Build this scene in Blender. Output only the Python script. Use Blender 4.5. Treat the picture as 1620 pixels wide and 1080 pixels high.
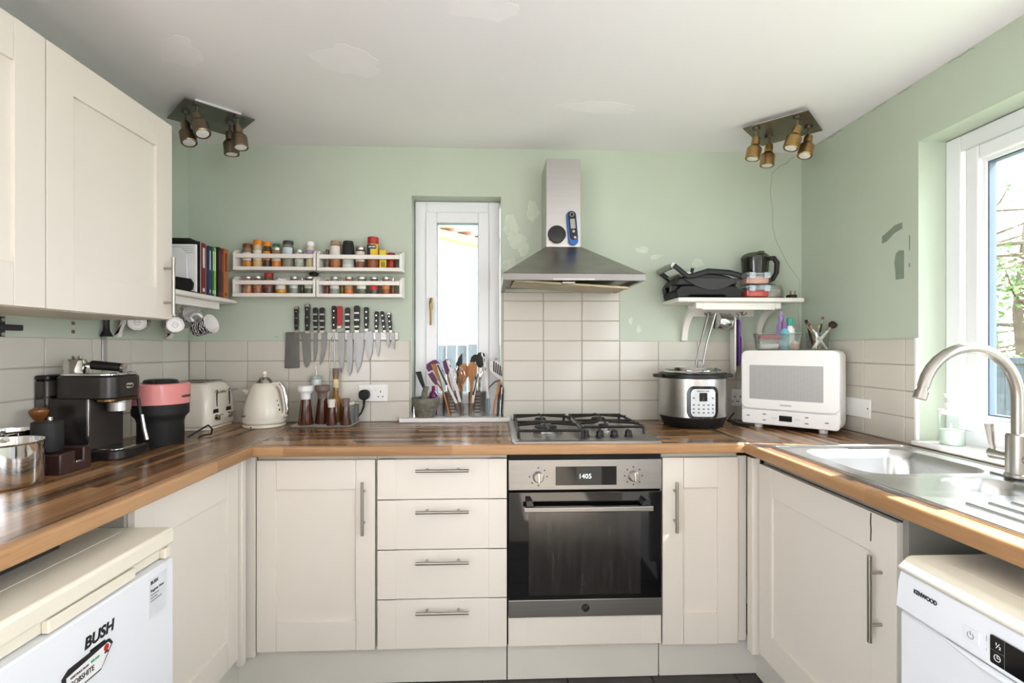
import bpy, bmesh, math, random
from mathutils import Matrix, Vector, Euler
PI = math.pi
random.seed(7)
scene = bpy.context.scene
for o in list(bpy.data.objects): bpy.data.objects.remove(o)
COL = scene.collection

# ------------------------------------------------------------------ camera
cd = bpy.data.cameras.new('camera'); cam = bpy.data.objects.new('camera', cd); COL.objects.link(cam)
cam.location = (0, -2.53, 1.305); cam.rotation_euler = (PI/2, 0, -math.atan(32/800))
cd.sensor_width = 36; cd.lens = 800*36/1620; cd.shift_y = 10/1620; cd.clip_start = 0.02
scene.camera = cam
# ------------------------------------------------------------------ light
w = bpy.data.worlds.new('sky'); scene.world = w; w.use_nodes = True
bg = w.node_tree.nodes['Background']; bg.inputs['Color'].default_value = (0.90, 0.92, 1.0, 1); bg.inputs['Strength'].default_value = 6.5
sl = bpy.data.lights.new('sun', 'SUN'); sun = bpy.data.objects.new('sun', sl); COL.objects.link(sun)
sl.energy = 26.0; sl.angle = 0.009; sl.color = (1.0, 0.96, 0.96)
sun.rotation_euler = Vector((-1, 0.21, -1.32)).to_track_quat('-Z', 'Y').to_euler()
sun.location = (4, -1.5, 5)
def area(name, loc, aim, sx, sy, energy, color):
    l = bpy.data.lights.new(name, 'AREA'); l.shape = 'RECTANGLE'; l.size = sx; l.size_y = sy; l.energy = energy; l.color = color
    o = bpy.data.objects.new(name, l); COL.objects.link(o); o.location = loc
    o.rotation_euler = Vector(aim).to_track_quat('-Z', 'Z').to_euler()
FILL_COL = (0.87, 0.835, 1.0)  # tint shared by the two added fill lamps
area('added_fill_left', (-1.50, -3.75, 1.3), (1, 0.0, 0.9), 2.1, 1.5, 29, FILL_COL)  # added fill lamp behind the camera, lifts ceiling and right-hand fronts
area('added_fill_right', (1.606, -3.75, 1.52), (-1, 0.0, 0.9), 2.1, 1.0, 36, FILL_COL)  # added fill lamp opposite, lifts ceiling and left-hand fronts
vs = scene.view_settings
vs.view_transform = 'Standard'; vs.look = 'None'; vs.exposure = 0.42; vs.gamma = 1.0; vs.use_curve_mapping = False

# ------------------------------------------------------------------ materials
def lin(h):
    h = h.lstrip('#'); r = []
    for i in (0, 2, 4):
        v = int(h[i:i+2], 16)/255; r.append(v/12.92 if v <= 0.04045 else ((v+0.055)/1.055)**2.4)
    return (*r, 1)
MC = {}
def mat(name, col='#cccccc', rough=0.5, metal=0.0, var=0.04, scale=8.0, bump=0.0, bscale=60.0, stretch=None, trans=0.0, ior=1.45, coat=0.0, emit=0.0, alpha=1.0, spec=0.5):
    if name in MC: return MC[name]
    m = bpy.data.materials.new(name); m.use_nodes = True; nt = m.node_tree; N = nt.nodes; L = nt.links
    b = N['Principled BSDF']; c = lin(col)
    b.inputs['Roughness'].default_value = rough; b.inputs['Metallic'].default_value = metal
    b.inputs['Transmission Weight'].default_value = trans; b.inputs['IOR'].default_value = ior
    b.inputs['Coat Weight'].default_value = coat; b.inputs['Alpha'].default_value = alpha
    b.inputs['Specular IOR Level'].default_value = spec
    g = N.new('ShaderNodeNewGeometry'); pos = g.outputs['Position']
    if stretch:
        mp = N.new('ShaderNodeMapping'); mp.inputs['Scale'].default_value = stretch; L.new(pos, mp.inputs['Vector']); pos = mp.outputs['Vector']
    n = N.new('ShaderNodeTexNoise'); n.inputs['Scale'].default_value = scale; n.inputs['Detail'].default_value = 4
    L.new(pos, n.inputs['Vector'])
    r = N.new('ShaderNodeValToRGB'); e = r.color_ramp.elements
    e[0].position = 0.3; e[1].position = 0.7
    e[0].color = (*[max(0, v*(1-var)) for v in c[:3]], 1); e[1].color = (*[min(1, v*(1+var)) for v in c[:3]], 1)
    L.new(n.outputs['Fac'], r.inputs['Fac']); L.new(r.outputs['Color'], b.inputs['Base Color'])
    if emit > 0:
        L.new(r.outputs['Color'], b.inputs['Emission Color']); b.inputs['Emission Strength'].default_value = emit
    if bump > 0:
        n2 = N.new('ShaderNodeTexNoise'); n2.inputs['Scale'].default_value = bscale; n2.inputs['Detail'].default_value = 3
        L.new(pos, n2.inputs['Vector'])
        bp = N.new('ShaderNodeBump'); bp.inputs['Strength'].default_value = bump; bp.inputs['Distance'].default_value = 0.004
        L.new(n2.outputs['Fac'], bp.inputs['Height']); L.new(bp.outputs['Normal'], b.inputs['Normal'])
    MC[name] = m; return m

def wood_mat(name, cols, strip=0.042, length=0.42, axis='x', rough=0.24, grain=1.6, contrast=0.42):
    # staves running along `axis`: every stave has a tone of its own, with grain along it
    m = bpy.data.materials.new(name); m.use_nodes = True; nt = m.node_tree; N = nt.nodes; L = nt.links
    b = N['Principled BSDF']; b.inputs['Roughness'].default_value = rough; b.inputs['Specular IOR Level'].default_value = .38
    g = N.new('ShaderNodeNewGeometry'); s = N.new('ShaderNodeSeparateXYZ'); L.new(g.outputs['Position'], s.inputs[0])
    a, c = (s.outputs['X'], s.outputs['Y']) if axis == 'x' else (s.outputs['Y'], s.outputs['X'])
    def mth(op, x, y=None):
        k = N.new('ShaderNodeMath'); k.operation = op
        for i, v in enumerate((x, y)):
            if v is None: continue
            if isinstance(v, (int, float)): k.inputs[i].default_value = v
            else: L.new(v, k.inputs[i])
        return k.outputs[0]
    row = mth('FLOOR', mth('DIVIDE', c, strip))
    wn = N.new('ShaderNodeTexWhiteNoise'); wn.noise_dimensions = '1D'; L.new(row, wn.inputs['W'])
    col = mth('FLOOR', mth('ADD', mth('DIVIDE', a, length), mth('MULTIPLY', wn.outputs['Value'], 7.3)))
    cv = N.new('ShaderNodeCombineXYZ'); L.new(row, cv.inputs[0]); L.new(col, cv.inputs[1])
    w2 = N.new('ShaderNodeTexWhiteNoise'); w2.noise_dimensions = '3D'; L.new(cv.outputs[0], w2.inputs['Vector'])
    mp = N.new('ShaderNodeMapping'); L.new(g.outputs['Position'], mp.inputs['Vector'])
    mp.inputs['Scale'].default_value = (3, 60, 60) if axis == 'x' else (60, 3, 60)
    ad = N.new('ShaderNodeVectorMath'); ad.operation = 'ADD'; L.new(mp.outputs[0], ad.inputs[0])
    sc = N.new('ShaderNodeVectorMath'); sc.operation = 'SCALE'; L.new(w2.outputs['Color'], sc.inputs[0]); sc.inputs['Scale'].default_value = 9
    L.new(sc.outputs[0], ad.inputs[1])
    n = N.new('ShaderNodeTexNoise'); n.inputs['Scale'].default_value = 1.0*grain; n.inputs['Detail'].default_value = 5; n.inputs['Distortion'].default_value = 0.6
    L.new(ad.outputs[0], n.inputs['Vector'])
    t = mth('ADD', mth('MULTIPLY', w2.outputs['Value'], 1-contrast), mth('MULTIPLY', n.outputs['Fac'], contrast))
    r = N.new('ShaderNodeValToRGB'); L.new(t, r.inputs['Fac']); e = r.color_ramp.elements
    e[0].position = 0.1; e[1].position = 0.92; e[0].color = lin(cols[0]); e[1].color = lin(cols[-1])
    for i, cc in enumerate(cols[1:-1]):
        x = e.new(0.1+0.82*(i+1)/(len(cols)-1)); x.color = lin(cc)
    L.new(r.outputs['Color'], b.inputs['Base Color'])
    return m

M = dict(
 green=mat('sage_wall_paint', '#bdc7b5', 0.5, var=0.035, scale=2.2, bump=0.10, bscale=35),
 ceil=mat('ceiling_paint', '#f0edf0', 0.55, var=0.015, scale=1.3, bump=0.12, bscale=9),
 filler=mat('dry_filler', '#cdd5c2', 0.8, var=0.06, scale=30, bump=0.2),
 ceilpatch=mat('ceiling_filler', '#f5f2f5', 0.8, var=0.02),
 greyfill=mat('grey_bare_plaster', '#83907f', 0.85, var=0.05, scale=40),
 crack=mat('crack_dark', '#7c8774', 0.9),
 tile=mat('cream_glazed_tile', '#ccc7ba', 0.14, var=0.025, scale=3, bump=0.05, bscale=14),
 grout=mat('cream_grout', '#b3ab9b', 0.9, var=0.05),
 cream=mat('cream_door_wrap', '#e3dccf', 0.42, var=0.012, scale=3),
 creamin=mat('cream_carcass', '#d8d3c2', 0.6, var=0.02),
 plinth=mat('greige_plinth', '#dbd7cb', 0.35, var=0.03, scale=4),
 greyboard=mat('grey_chipboard_side', '#8d8b80', 0.6, var=0.05),
 dark=mat('dark_gap', '#1b1a19', 0.8),
 slate=mat('dark_slate_floor', '#3f3d3b', 0.5, var=0.2, scale=9, bump=0.25, bscale=20),
 slategrout=mat('slate_grout', '#2b2a29', 0.9),
 steel=mat('brushed_steel', '#b9b7b3', 0.3, 1.0, var=0.035, scale=3, stretch=(1, 1, 60)),
 steelx=mat('brushed_steel_level', '#a5a39f', 0.36, 1.0, var=0.05, scale=4, stretch=(1, 40, 60)),
 rimsteel=mat('hood_rim_steel', '#85827e', 0.38, 1.0, var=0.04, scale=4),
 steeld=mat('smudged_steel', '#a8a5a1', 0.34, 1.0, var=0.12, scale=4, stretch=(2, 2, 8)),
 nickel=mat('satin_nickel', '#aaa59c', 0.32, 1.0, var=0.03),
 chrome=mat('polished_chrome', '#d6d5d2', 0.08, 1.0, var=0.01),
 sinksteel=mat('sink_steel', '#c9c9c8', 0.27, 1.0, var=0.06, scale=10),
 blade=mat('knife_steel', '#7a7875', 0.3, 1.0, var=0.1, scale=5, stretch=(30, 1, 3)),
 black=mat('black_plastic', '#141313', 0.42, var=0.1),
 blackg=mat('gloss_black', '#141414', 0.15, var=0.05),
 matblack=mat('matt_black', '#191818', 0.62, var=0.1),
 iron=mat('cast_iron', '#232221', 0.55, var=0.15, bump=0.2),
 dgrey=mat('graphite_metal', '#3c3937', 0.3, 0.7, var=0.06, scale=3),
 white=mat('white_gloss_paint', '#efede8', 0.35, var=0.01),
 upvc=mat('white_upvc', '#eff0f1', 0.25, var=0.01),
 shelfwhite=mat('white_shelf_paint', '#e9e5dc', 0.4, var=0.02),
 appl=mat('white_appliance', '#e4e7ea', 0.22, var=0.008),
 applcream=mat('yellowed_lid', '#e6dfcc', 0.35, var=0.02, bump=0.05, bscale=200),
 ivory=mat('ivory_enamel', '#e3dccb', 0.22, var=0.01, coat=0.3),
 pink=mat('pink_plastic', '#e08f8b', 0.25, var=0.02, coat=0.3),
 brass=mat('aged_brass', '#8d7445', 0.35, 1.0, var=0.15, scale=20),
 bronze=mat('antique_bronze', '#8f806a', 0.34, 1.0, var=0.15, scale=25, stretch=(1, 1, 12)),
 bronzed=mat('antique_brass_spot', '#b0905f', 0.34, 1.0, var=0.15, scale=25, stretch=(1, 1, 12)),
 platedark=mat('dark_pewter_plate', '#6b6963', 0.36, 0.85, var=0.2, scale=8),
 platebr=mat('worn_pewter_plate', '#7b715f', 0.33, 0.9, var=0.25, scale=8),
 bulb=mat('spot_bulb_glass', '#e6e4df', 0.2, var=0.1, scale=80),
 stone=mat('granite', '#6f6d5f', 0.75, var=0.35, scale=60, bump=0.3),
 woodsp=mat('beech_wood', '#a9713d', 0.55, var=0.18, scale=10, stretch=(12, 12, 2)),
 woodd=mat('dark_walnut', '#38241f', 0.35, var=0.2, scale=12, stretch=(4, 4, 25)),
 woodk=mat('varnished_wood', '#7a4a22', 0.25, var=0.25, scale=30),
 purple=mat('purple_silicone', '#5b1f4d', 0.45, var=0.06),
 greysil=mat('blue_grey_silicone', '#7f929e', 0.55, var=0.04),
 red=mat('red_plastic', '#b3231f', 0.35, var=0.05),
 orange=mat('orange_plastic', '#e0861f', 0.35, var=0.05),
 brownlid=mat('brown_lid', '#6f4325', 0.4, var=0.1),
 teal=mat('teal_plastic', '#2f9a83', 0.35),
 lilac=mat('lilac_plastic', '#a284bd', 0.35),
 aqua=mat('aqua_liquid', '#6fb6c4', 0.25),
 glass=mat('clear_glass', '#ffffff', 0.02, trans=1.0, var=0.0),
 jarglass=mat('jar_glass', '#c9cdc4', 0.06, var=0.02, trans=0.75, ior=1.2),
 smoke=mat('smoked_plastic', '#7d7a78', 0.08, trans=0.82, var=0.02, ior=1.15),
 clearpl=mat('clear_plastic', '#eef1f0', 0.12, trans=0.88, var=0.0, ior=1.12),
 frost=mat('frosted_plastic', '#e6e9e6', 0.35, trans=0.7, var=0.0, ior=1.1),
 paper=mat('white_paper', '#e9e8e6', 0.7, var=0.03),
 ovglass=mat('black_oven_glass', '#0b0b0b', 0.05, var=0.0, spec=0.8),
 ovwin=mat('smeared_oven_window', '#24221f', 0.16, var=0.5, scale=6, stretch=(9, 1, 1.2), spec=0.9),
 screen=mat('black_display', '#0d0d0f', 0.1),
 digit=mat('display_digits', '#e8eef2', 0.4, emit=0.8),
 ink=mat('black_print', '#1a1a1a', 0.6, var=0.0),
 inkg=mat('grey_print', '#77797a', 0.6, var=0.0),
 amber=mat('amber_glass', '#4a2717', 0.12, var=0.15, scale=12, coat=0.4),
 goldoil=mat('golden_oil_glass', '#8a6327', 0.1, var=0.2, scale=20, coat=0.4),
 taupe=mat('taupe_plastic', '#75655a', 0.45),
 fencem=mat('weathered_fence', '#4b5158', 0.85, var=0.25, scale=3, stretch=(12, 12, 1)),
 render_=mat('white_render', '#e9e7e2', 0.9, var=0.03),
 rooft=mat('clay_roof_tile', '#a5897a', 0.85, var=0.25, scale=4),
 ground=mat('garden_ground', '#7d8a63', 0.95, var=0.3, scale=2),
 leaf=mat('leaf_green', '#4c6a28', 0.6, var=0.4, scale=3),
 bark=mat('bark', '#6b5c4d', 0.9, var=0.3, scale=8),
 lightfloor=mat('pale_wood_floor', '#b8aea0', 0.4, var=0.12, scale=3, stretch=(1, 10, 1)),
 rearwall=mat('warm_white_wall', '#d5d0c8', 0.7, var=0.02),
 rubber=mat('black_rubber', '#121212', 0.6),
)
def thin_glass(name, tintc, refl=.12, rough=.02):
    # thin pane: lets light straight through, mirrors a little
    m = bpy.data.materials.new(name); m.use_nodes = True; N = m.node_tree.nodes; L = m.node_tree.links
    N.remove(N['Principled BSDF']); out = N['Material Output']
    tr = N.new('ShaderNodeBsdfTransparent'); tr.inputs['Color'].default_value = lin(tintc)
    gl = N.new('ShaderNodeBsdfGlossy'); gl.inputs['Roughness'].default_value = rough
    lw = N.new('ShaderNodeLayerWeight'); lw.inputs['Blend'].default_value = .5
    pw = N.new('ShaderNodeMath'); pw.operation = 'POWER'; L.new(lw.outputs['Facing'], pw.inputs[0]); pw.inputs[1].default_value = 4
    fr = N.new('ShaderNodeMath'); fr.operation = 'MULTIPLY_ADD'; L.new(pw.outputs[0], fr.inputs[0]); fr.inputs[1].default_value = .45; fr.inputs[2].default_value = refl*.3
    nz = N.new('ShaderNodeTexNoise'); nz.inputs['Scale'].default_value = 3; g = N.new('ShaderNodeNewGeometry'); L.new(g.outputs['Position'], nz.inputs['Vector'])
    mu = N.new('ShaderNodeMath'); mu.operation = 'MULTIPLY_ADD'; L.new(nz.outputs['Fac'], mu.inputs[0]); mu.inputs[1].default_value = .02; L.new(fr.outputs[0], mu.inputs[2])
    mx = N.new('ShaderNodeMixShader'); L.new(mu.outputs[0], mx.inputs['Fac']); L.new(tr.outputs[0], mx.inputs[1]); L.new(gl.outputs[0], mx.inputs[2]); L.new(mx.outputs[0], out.inputs['Surface'])
    return m
M['glass'] = thin_glass('window_glass', '#f6fafa')
M['clearpl'] = thin_glass('clear_plastic_wall', '#f5f8f7', .14, .08)
M['frost'] = thin_glass('frosted_plastic_wall', '#eef1ee', .45, .3)
M['smoke'] = thin_glass('smoked_plastic_wall', '#bfbcb9', .14, .06)
WT = ['#38261a', '#5c412b', '#845f3e', '#a57b52', '#c29669']
M['worktop_x'] = wood_mat('walnut_block_laminate_x', WT, axis='x', strip=0.027, length=0.42)
M['worktop_y'] = wood_mat('walnut_block_laminate_y', WT, axis='y', strip=0.027, length=0.42)
ED = ['#82603f', '#a27a53', '#b48b61', '#946c47']
M['edge_x'] = wood_mat('oak_edge_x', ED, axis='x', strip=0.3, length=0.62, contrast=0.6, rough=0.35)
M['edge_y'] = wood_mat('oak_edge_y', ED, axis='y', strip=0.3, length=0.7, contrast=0.6, rough=0.35)

def tint(hexc, rough=0.45, metal=0.0, var=0.06):
    return mat('tone_'+hexc.strip('#')+('_%d_%d' % (rough*100, metal*100)), hexc, rough, metal, var=var, scale=20)

# ------------------------------------------------------------------ mesh helpers
class MB:
    def __init__(s): s.v = []; s.f = []
    def add(s, vs, fs):
        n = len(s.v); s.v += [Vector(p) for p in vs]; s.f += [[i+n for i in f] for f in fs]; return s
    def box(s, x0, x1, y0, y1, z0, z1):
        return s.add([(x, y, z) for z in (z0, z1) for y in (y0, y1) for x in (x0, x1)],
                     [(0, 2, 3, 1), (4, 5, 7, 6), (0, 1, 5, 4), (2, 6, 7, 3), (0, 4, 6, 2), (1, 3, 7, 5)])
    def lathe(s, prof, n=24, c=(0, 0, 0), sx=1, sy=1):
        vs = []; fs = []; rings = []
        for r, z in prof:
            if r < 1e-6: rings.append([len(vs)]); vs.append((c[0], c[1], c[2]+z))
            else:
                rings.append(list(range(len(vs), len(vs)+n)))
                vs += [(c[0]+sx*r*math.cos(2*PI*i/n), c[1]+sy*r*math.sin(2*PI*i/n), c[2]+z) for i in range(n)]
        for a, b in zip(rings, rings[1:]):
            if len(a) == 1 and len(b) == 1: continue
            for i in range(n):
                j = (i+1) % n
                if len(a) == 1: fs.append((a[0], b[j], b[i]))
                elif len(b) == 1: fs.append((a[i], a[j], b[0]))
                else: fs.append((a[i], a[j], b[j], b[i]))
        for k, ring in ((0, rings[0]), (1, rings[-1])):
            if len(ring) > 1: fs.append(tuple(reversed(ring)) if k == 0 else tuple(ring))
        return s.add(vs, fs)
    def tube(s, pts, r, n=8, closed=False, sq=1.0):
        pts = [Vector(p) for p in pts]; m = len(pts); rr = r if isinstance(r, (list, tuple)) else [r]*m
        vs = []; fs = []; up = None
        for i, p in enumerate(pts):
            a = pts[(i-1) % m] if (i > 0 or closed) else p; b = pts[(i+1) % m] if (i < m-1 or closed) else p
            t = (b-a).normalized()
            if up is None:
                up = Vector((0, 0, 1)) if abs(t.z) < 0.9 else Vector((0, 1, 0))
            e1 = (up - t*up.dot(t)).normalized(); up = e1; e2 = t.cross(e1)
            vs += [p + rr[i]*(math.cos(2*PI*k/n)*e1 + sq*math.sin(2*PI*k/n)*e2) for k in range(n)]
        for i in range(m if closed else m-1):
            for k in range(n):
                i2 = (i+1) % m; k2 = (k+1) % n
                fs.append((i*n+k, i*n+k2, i2*n+k2, i2*n+k))
        if not closed: fs += [tuple(reversed(range(n))), tuple(range((m-1)*n, m*n))]
        return s.add(vs, fs)
    def prism(s, poly, a0, a1, axis='z'):
        n = len(poly)
        def p(q, a): return {'x': (a, q[0], q[1]), 'y': (q[0], a, q[1]), 'z': (q[0], q[1], a)}[axis]
        return s.add([p(q, a0) for q in poly]+[p(q, a1) for q in poly],
                     [tuple(reversed(range(n))), tuple(range(n, 2*n))]+[(i, (i+1) % n, n+(i+1) % n, n+i) for i in range(n)])
    def loft(s, rings):
        n = len(rings[0]); vs = [p for r in rings for p in r]; fs = []
        for k in range(len(rings)-1):
            fs += [(k*n+i, k*n+(i+1) % n, (k+1)*n+(i+1) % n, (k+1)*n+i) for i in range(n)]
        fs += [tuple(reversed(range(n))), tuple(range((len(rings)-1)*n, len(rings)*n))]
        return s.add(vs, fs)
    def cylpatch(s, r0, r1, a0, a1, z0, z1, rad, n=20):
        # rounded rectangle bent round the z axis; a = angle from -Y towards +X
        vs = []; fs = []; W = (a1-a0)*r1
        for i in range(n+1):
            u = i/n*W; d = min(u, W-u)
            cut = rad-math.sqrt(max(0, rad*rad-(rad-d)**2)) if d < rad else 0
            a = a0+u/r1; x, y = math.sin(a), -math.cos(a)
            for r in (r0, r1):
                vs += [(x*r, y*r, z0+cut), (x*r, y*r, z1-cut)]
        for i in range(n):
            a, b = i*4, i*4+4
            fs += [(a+2, b+2, b+3, a+3), (a, a+1, b+1, b), (a+1, a+3, b+3, b+1), (a, b, b+2, a+2)]
        fs += [(0, 2, 3, 1), (n*4, n*4+1, n*4+3, n*4+2)]
        return s.add(vs, fs)
    def xf(s, m, start=0):
        for i in range(start, len(s.v)): s.v[i] = m @ s.v[i]
        return s

def rrect(x0, x1, y0, y1, r, n=5):
    out = []
    for cx, cy, a in ((x1-r, y1-r, 0), (x0+r, y1-r, PI/2), (x0+r, y0+r, PI), (x1-r, y0+r, 1.5*PI)):
        out += [(cx+r*math.cos(a+i*PI/2/n), cy+r*math.sin(a+i*PI/2/n)) for i in range(n+1)]
    return out
def ell(cx, cy, rx, ry, n=24): return [(cx+rx*math.cos(2*PI*i/n), cy+ry*math.sin(2*PI*i/n)) for i in range(n)]
def arc(c, r, a0, a1, n, plane='xz', k=0):
    out = []
    for i in range(n+1):
        a = a0+(a1-a0)*i/n; u, v = c[0]+r*math.cos(a), c[1]+r*math.sin(a)
        out.append({'xz': (u, k, v), 'yz': (k, u, v), 'xy': (u, v, k)}[plane])
    return out

ORG = {}          # offset of the frame in which an object's children are written
def build(mb, name, material, parent=None, bevel=0.0, seg=2, angle=35, label=None, kind=None, cat=None, group=None, smooth=True):
    vs = mb.v; off = Vector((0, 0, 0))
    if parent is not None: off = ORG[parent]
    elif kind != 'structure':
        xs = [p.x for p in vs]; ys = [p.y for p in vs]; zs = [p.z for p in vs]
        off = Vector(((min(xs)+max(xs))/2, (min(ys)+max(ys))/2, min(zs)))
    me = bpy.data.meshes.new(name); me.from_pydata([p-off for p in vs], [], mb.f); 
    bm = bmesh.new(); bm.from_mesh(me); bmesh.ops.recalc_face_normals(bm, faces=bm.faces); bm.to_mesh(me); bm.free()
    if smooth:
        me.polygons.foreach_set('use_smooth', [True]*len(me.polygons)); me.set_sharp_from_angle(angle=math.radians(angle))
    me.materials.append(material)
    o = bpy.data.objects.new(name, me); COL.objects.link(o)
    if parent is not None: o.parent = parent
    else: o.location = off
    ORG[o] = off
    if bevel > 0:
        b = o.modifiers.new('bevel', 'BEVEL'); b.width = bevel; b.segments = seg; b.limit_method = 'ANGLE'; b.angle_limit = math.radians(40)
    if label: o['label'] = label
    if cat: o['category'] = cat
    if group: o['group'] = group
    if kind: o['kind'] = kind
    return o
def thing(name, label, cat, loc, rotz=0.0, group=None, local=False):
    o = bpy.data.objects.new(name, None); COL.objects.link(o); o.location = loc; o.rotation_euler = (0, 0, rotz)
    o.empty_display_size = 0.05; o['label'] = label; o['category'] = cat
    if group: o['group'] = group
    ORG[o] = Vector((0, 0, 0)) if local else Vector(loc)
    return o
def bx(name, d, material, parent=None, bevel=0.0, **k): return build(MB().box(*d), name, material, parent, bevel, **k)
def dup(root, loc=None, rotz=None, label=None):
    r = root.copy(); COL.objects.link(r); ORG[r] = ORG[root]
    if loc is not None: r.location = loc
    if rotz is not None: r.rotation_euler = (0, 0, rotz)
    if label: r['label'] = label
    for ch in list(root.children):
        c = ch.copy(); COL.objects.link(c); c.parent = r
        for g in list(ch.children):
            d = g.copy(); COL.objects.link(d); d.parent = c
    return r
FACE = {'front': Matrix(((1, 0, 0), (0, 0, -1), (0, 1, 0))), 'right': Matrix(((0, 0, 1), (1, 0, 0), (0, 1, 0))),
        'left': Matrix(((0, 0, -1), (-1, 0, 0), (0, 1, 0))), 'up': Matrix(((1, 0, 0), (0, 1, 0), (0, 0, 1)))}
def text(s, size, at, face, material, parent, name='lettering', extrude=0.0003, bold=0.0, shear=0.0, sx=1.0, align='LEFT', rot=0.0):
    cu = bpy.data.curves.new('t', 'FONT'); cu.body = s; cu.size = size; cu.extrude = extrude; cu.offset = bold; cu.shear = shear; cu.align_x = align
    cu.resolution_u = 3
    ob = bpy.data.objects.new('t', cu); COL.objects.link(ob)
    bpy.context.view_layer.update()
    me = bpy.data.meshes.new_from_object(ob.evaluated_get(bpy.context.evaluated_depsgraph_get()))
    bpy.data.objects.remove(ob); bpy.data.curves.remove(cu)
    mx = Matrix.Translation(Vector(at)-ORG[parent]) @ FACE[face].to_4x4() @ Matrix.Rotation(rot, 4, 'Z') @ Matrix.Diagonal((sx, 1, 1, 1))
    me.transform(mx); me.materials.clear(); me.materials.append(material); me.name = name
    o = bpy.data.objects.new(name, me); COL.objects.link(o); o.parent = parent; ORG[o] = ORG[parent]
    return o

# ================================================================== SETTING
XL, XR, ZC, ZW = -1.48, 1.586, 2.30, 0.94
YB = -5.2
def struct(name, mb, m, **k): return build(mb, name, m, kind='structure', **k)
WX0, WX1, WZ0, WZ1 = -0.398, 0.046, 0.94, 2.06       # small window opening
wall_back = struct('wall_back', MB().box(XL-.25, WX0, 0, .22, 0, ZC).box(WX1, XR+.25, 0, .22, 0, ZC).box(WX0, WX1, 0, .22, WZ1, ZC).box(WX0, WX1, 0, .22, 0, WZ0), M['green'])
wall_left = struct('wall_left', MB().box(XL-.22, XL, -2.7, 0, 0, ZC).box(XL-.22, XL, YB, -4.8, 0, ZC).box(XL-.22, XL, -4.8, -2.7, 0, .55).box(XL-.22, XL, -4.8, -2.7, 2.05, ZC), M['green'])
RY0, RY1, RZ0, RZ1 = -0.711, -2.05, 0.955, 2.072      # big window opening
wall_right = struct('wall_right', MB().box(XR, XR+.22, RY0, 0, 0, ZC).box(XR, XR+.22, -2.7, RY1, 0, ZC).box(XR, XR+.22, YB, -4.8, 0, ZC).box(XR, XR+.22, -4.8, -2.7, 0, 1.0).box(XR, XR+.22, -4.8, -2.7, 2.05, ZC).box(XR, XR+.22, RY1, RY0, RZ1, ZC).box(XR, XR+.22, RY1, RY0, 0, RZ0), M['green'])
wall_rear = struct('wall_rear', MB().box(XL-.22, XR+.22, YB-.2, YB, 0, ZC), M['rearwall'])
for k_, x_, z_ in (('added_window_left', XL-.12, .55), ('added_window_right', XR+.06, 1.0)):  # unseen rear side windows, added to balance the room's light
    struct(k_, MB().box(x_, x_+.06, -4.8, -4.74, z_, 2.05).box(x_, x_+.06, -2.76, -2.7, z_, 2.05).box(x_, x_+.06, -4.74, -2.76, z_, z_+.06).box(x_, x_+.06, -4.74, -2.76, 1.99, 2.05).box(x_, x_+.06, -3.78, -3.72, z_+.06, 1.99), M['upvc'])
ceiling = struct('ceiling', MB().box(XL-.25, XR+.25, YB-.2, .25, ZC, ZC+.15), M['ceil'])
floor = struct('floor', MB().box(XL-.22, XR+.22, -2.06, .2, -.1, -.006), M['slategrout'])
floor_rear = struct('floor_dining', MB().box(XL-.22, XR+.22, YB-.2, -2.06, -.1, 0), M['lightfloor'])
ft = None
for i in range(7):
    for j in range(5):
        x0 = -1.06+i*.335+(0.02); y1 = -.535-j*.305
        if ft is None: ft = bx('floor_tile', (0, .331, -.301, 0, -.006, 0), M['slate'], floor, .0015); t = ft
        else: t = ft.copy(); COL.objects.link(t)
        t.parent = floor; t.location = (x0, y1, 0)

# wall tiles -------------------------------------------------------
G, TP = 0.0035, 0.006
def tiles(wall, face, us, vs, at):
    cache = {}
    for a, b in zip(us, us[1:]):
        for c, d in zip(vs, vs[1:]):
            W, Hh = round(b-a, 4), round(d-c, 4); key = (W, Hh)
            g = G/2
            if key not in cache:
                if face == 'back': mb = MB().box(g, W-g, -TP, 0, g, Hh-g)
                elif face == 'left': mb = MB().box(0, TP, g, W-g, g, Hh-g)
                else: mb = MB().box(-TP, 0, g, W-g, g, Hh-g)
                t = build(mb, 'tile', M['tile'], wall, .0022, 2); cache[key] = t
            else:
                t = cache[key].copy(); COL.objects.link(t); t.parent = wall
            t.location = (a, at, c) if face == 'back' else (at, a, c)
            t.rotation_euler = (random.uniform(-.003, .003), 0, random.uniform(-.003, .003))
rows = [ZW, 1.04, 1.14, 1.24, 1.34]
bx('grout', (XL, WX0-.006, -.0025, 0, ZW, 1.339), M['grout'], wall_back)
bx('grout', (WX1+.006, .646, -.0025, 0, ZW, 1.584), M['grout'], wall_back)
bx('grout', (.646, XR, -.0025, 0, ZW, 1.339), M['grout'], wall_back)
bx('grout', (XL, XL+.0025, -2.2, 0, ZW, 1.339), M['grout'], wall_left)
bx('grout', (XR-.0025, XR, -.708, 0, ZW, 1.339), M['grout'], wall_right)
tiles(wall_back, 'back', [XL+.006, -1.397, -1.197, -.998, -.799, -.600, WX0-.008], rows, 0)
tiles(wall_back, 'back', [.056, .258, .452, .644], [ZW, 1.04, 1.14, 1.24, 1.34, 1.44, 1.54, 1.584], 0)
tiles(wall_back, 'back', [.644, .842, 1.042, 1.242, 1.442, XR-.006], rows, 0)
tiles(wall_left, 'left', [-2.2, -2.0, -1.8, -1.6, -1.4, -1.2, -1.0, -.8, -.6, -.4, -.2, -.008], rows, XL)
tiles(wall_right, 'right', [-.70, -.655, -.44, -.225, -.008], rows, XR)
bx('tile_edge_trim', (XR-.009, XR+.004, -.712, -.701, ZW, 1.342), M['white'], wall_right, .002)

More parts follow.
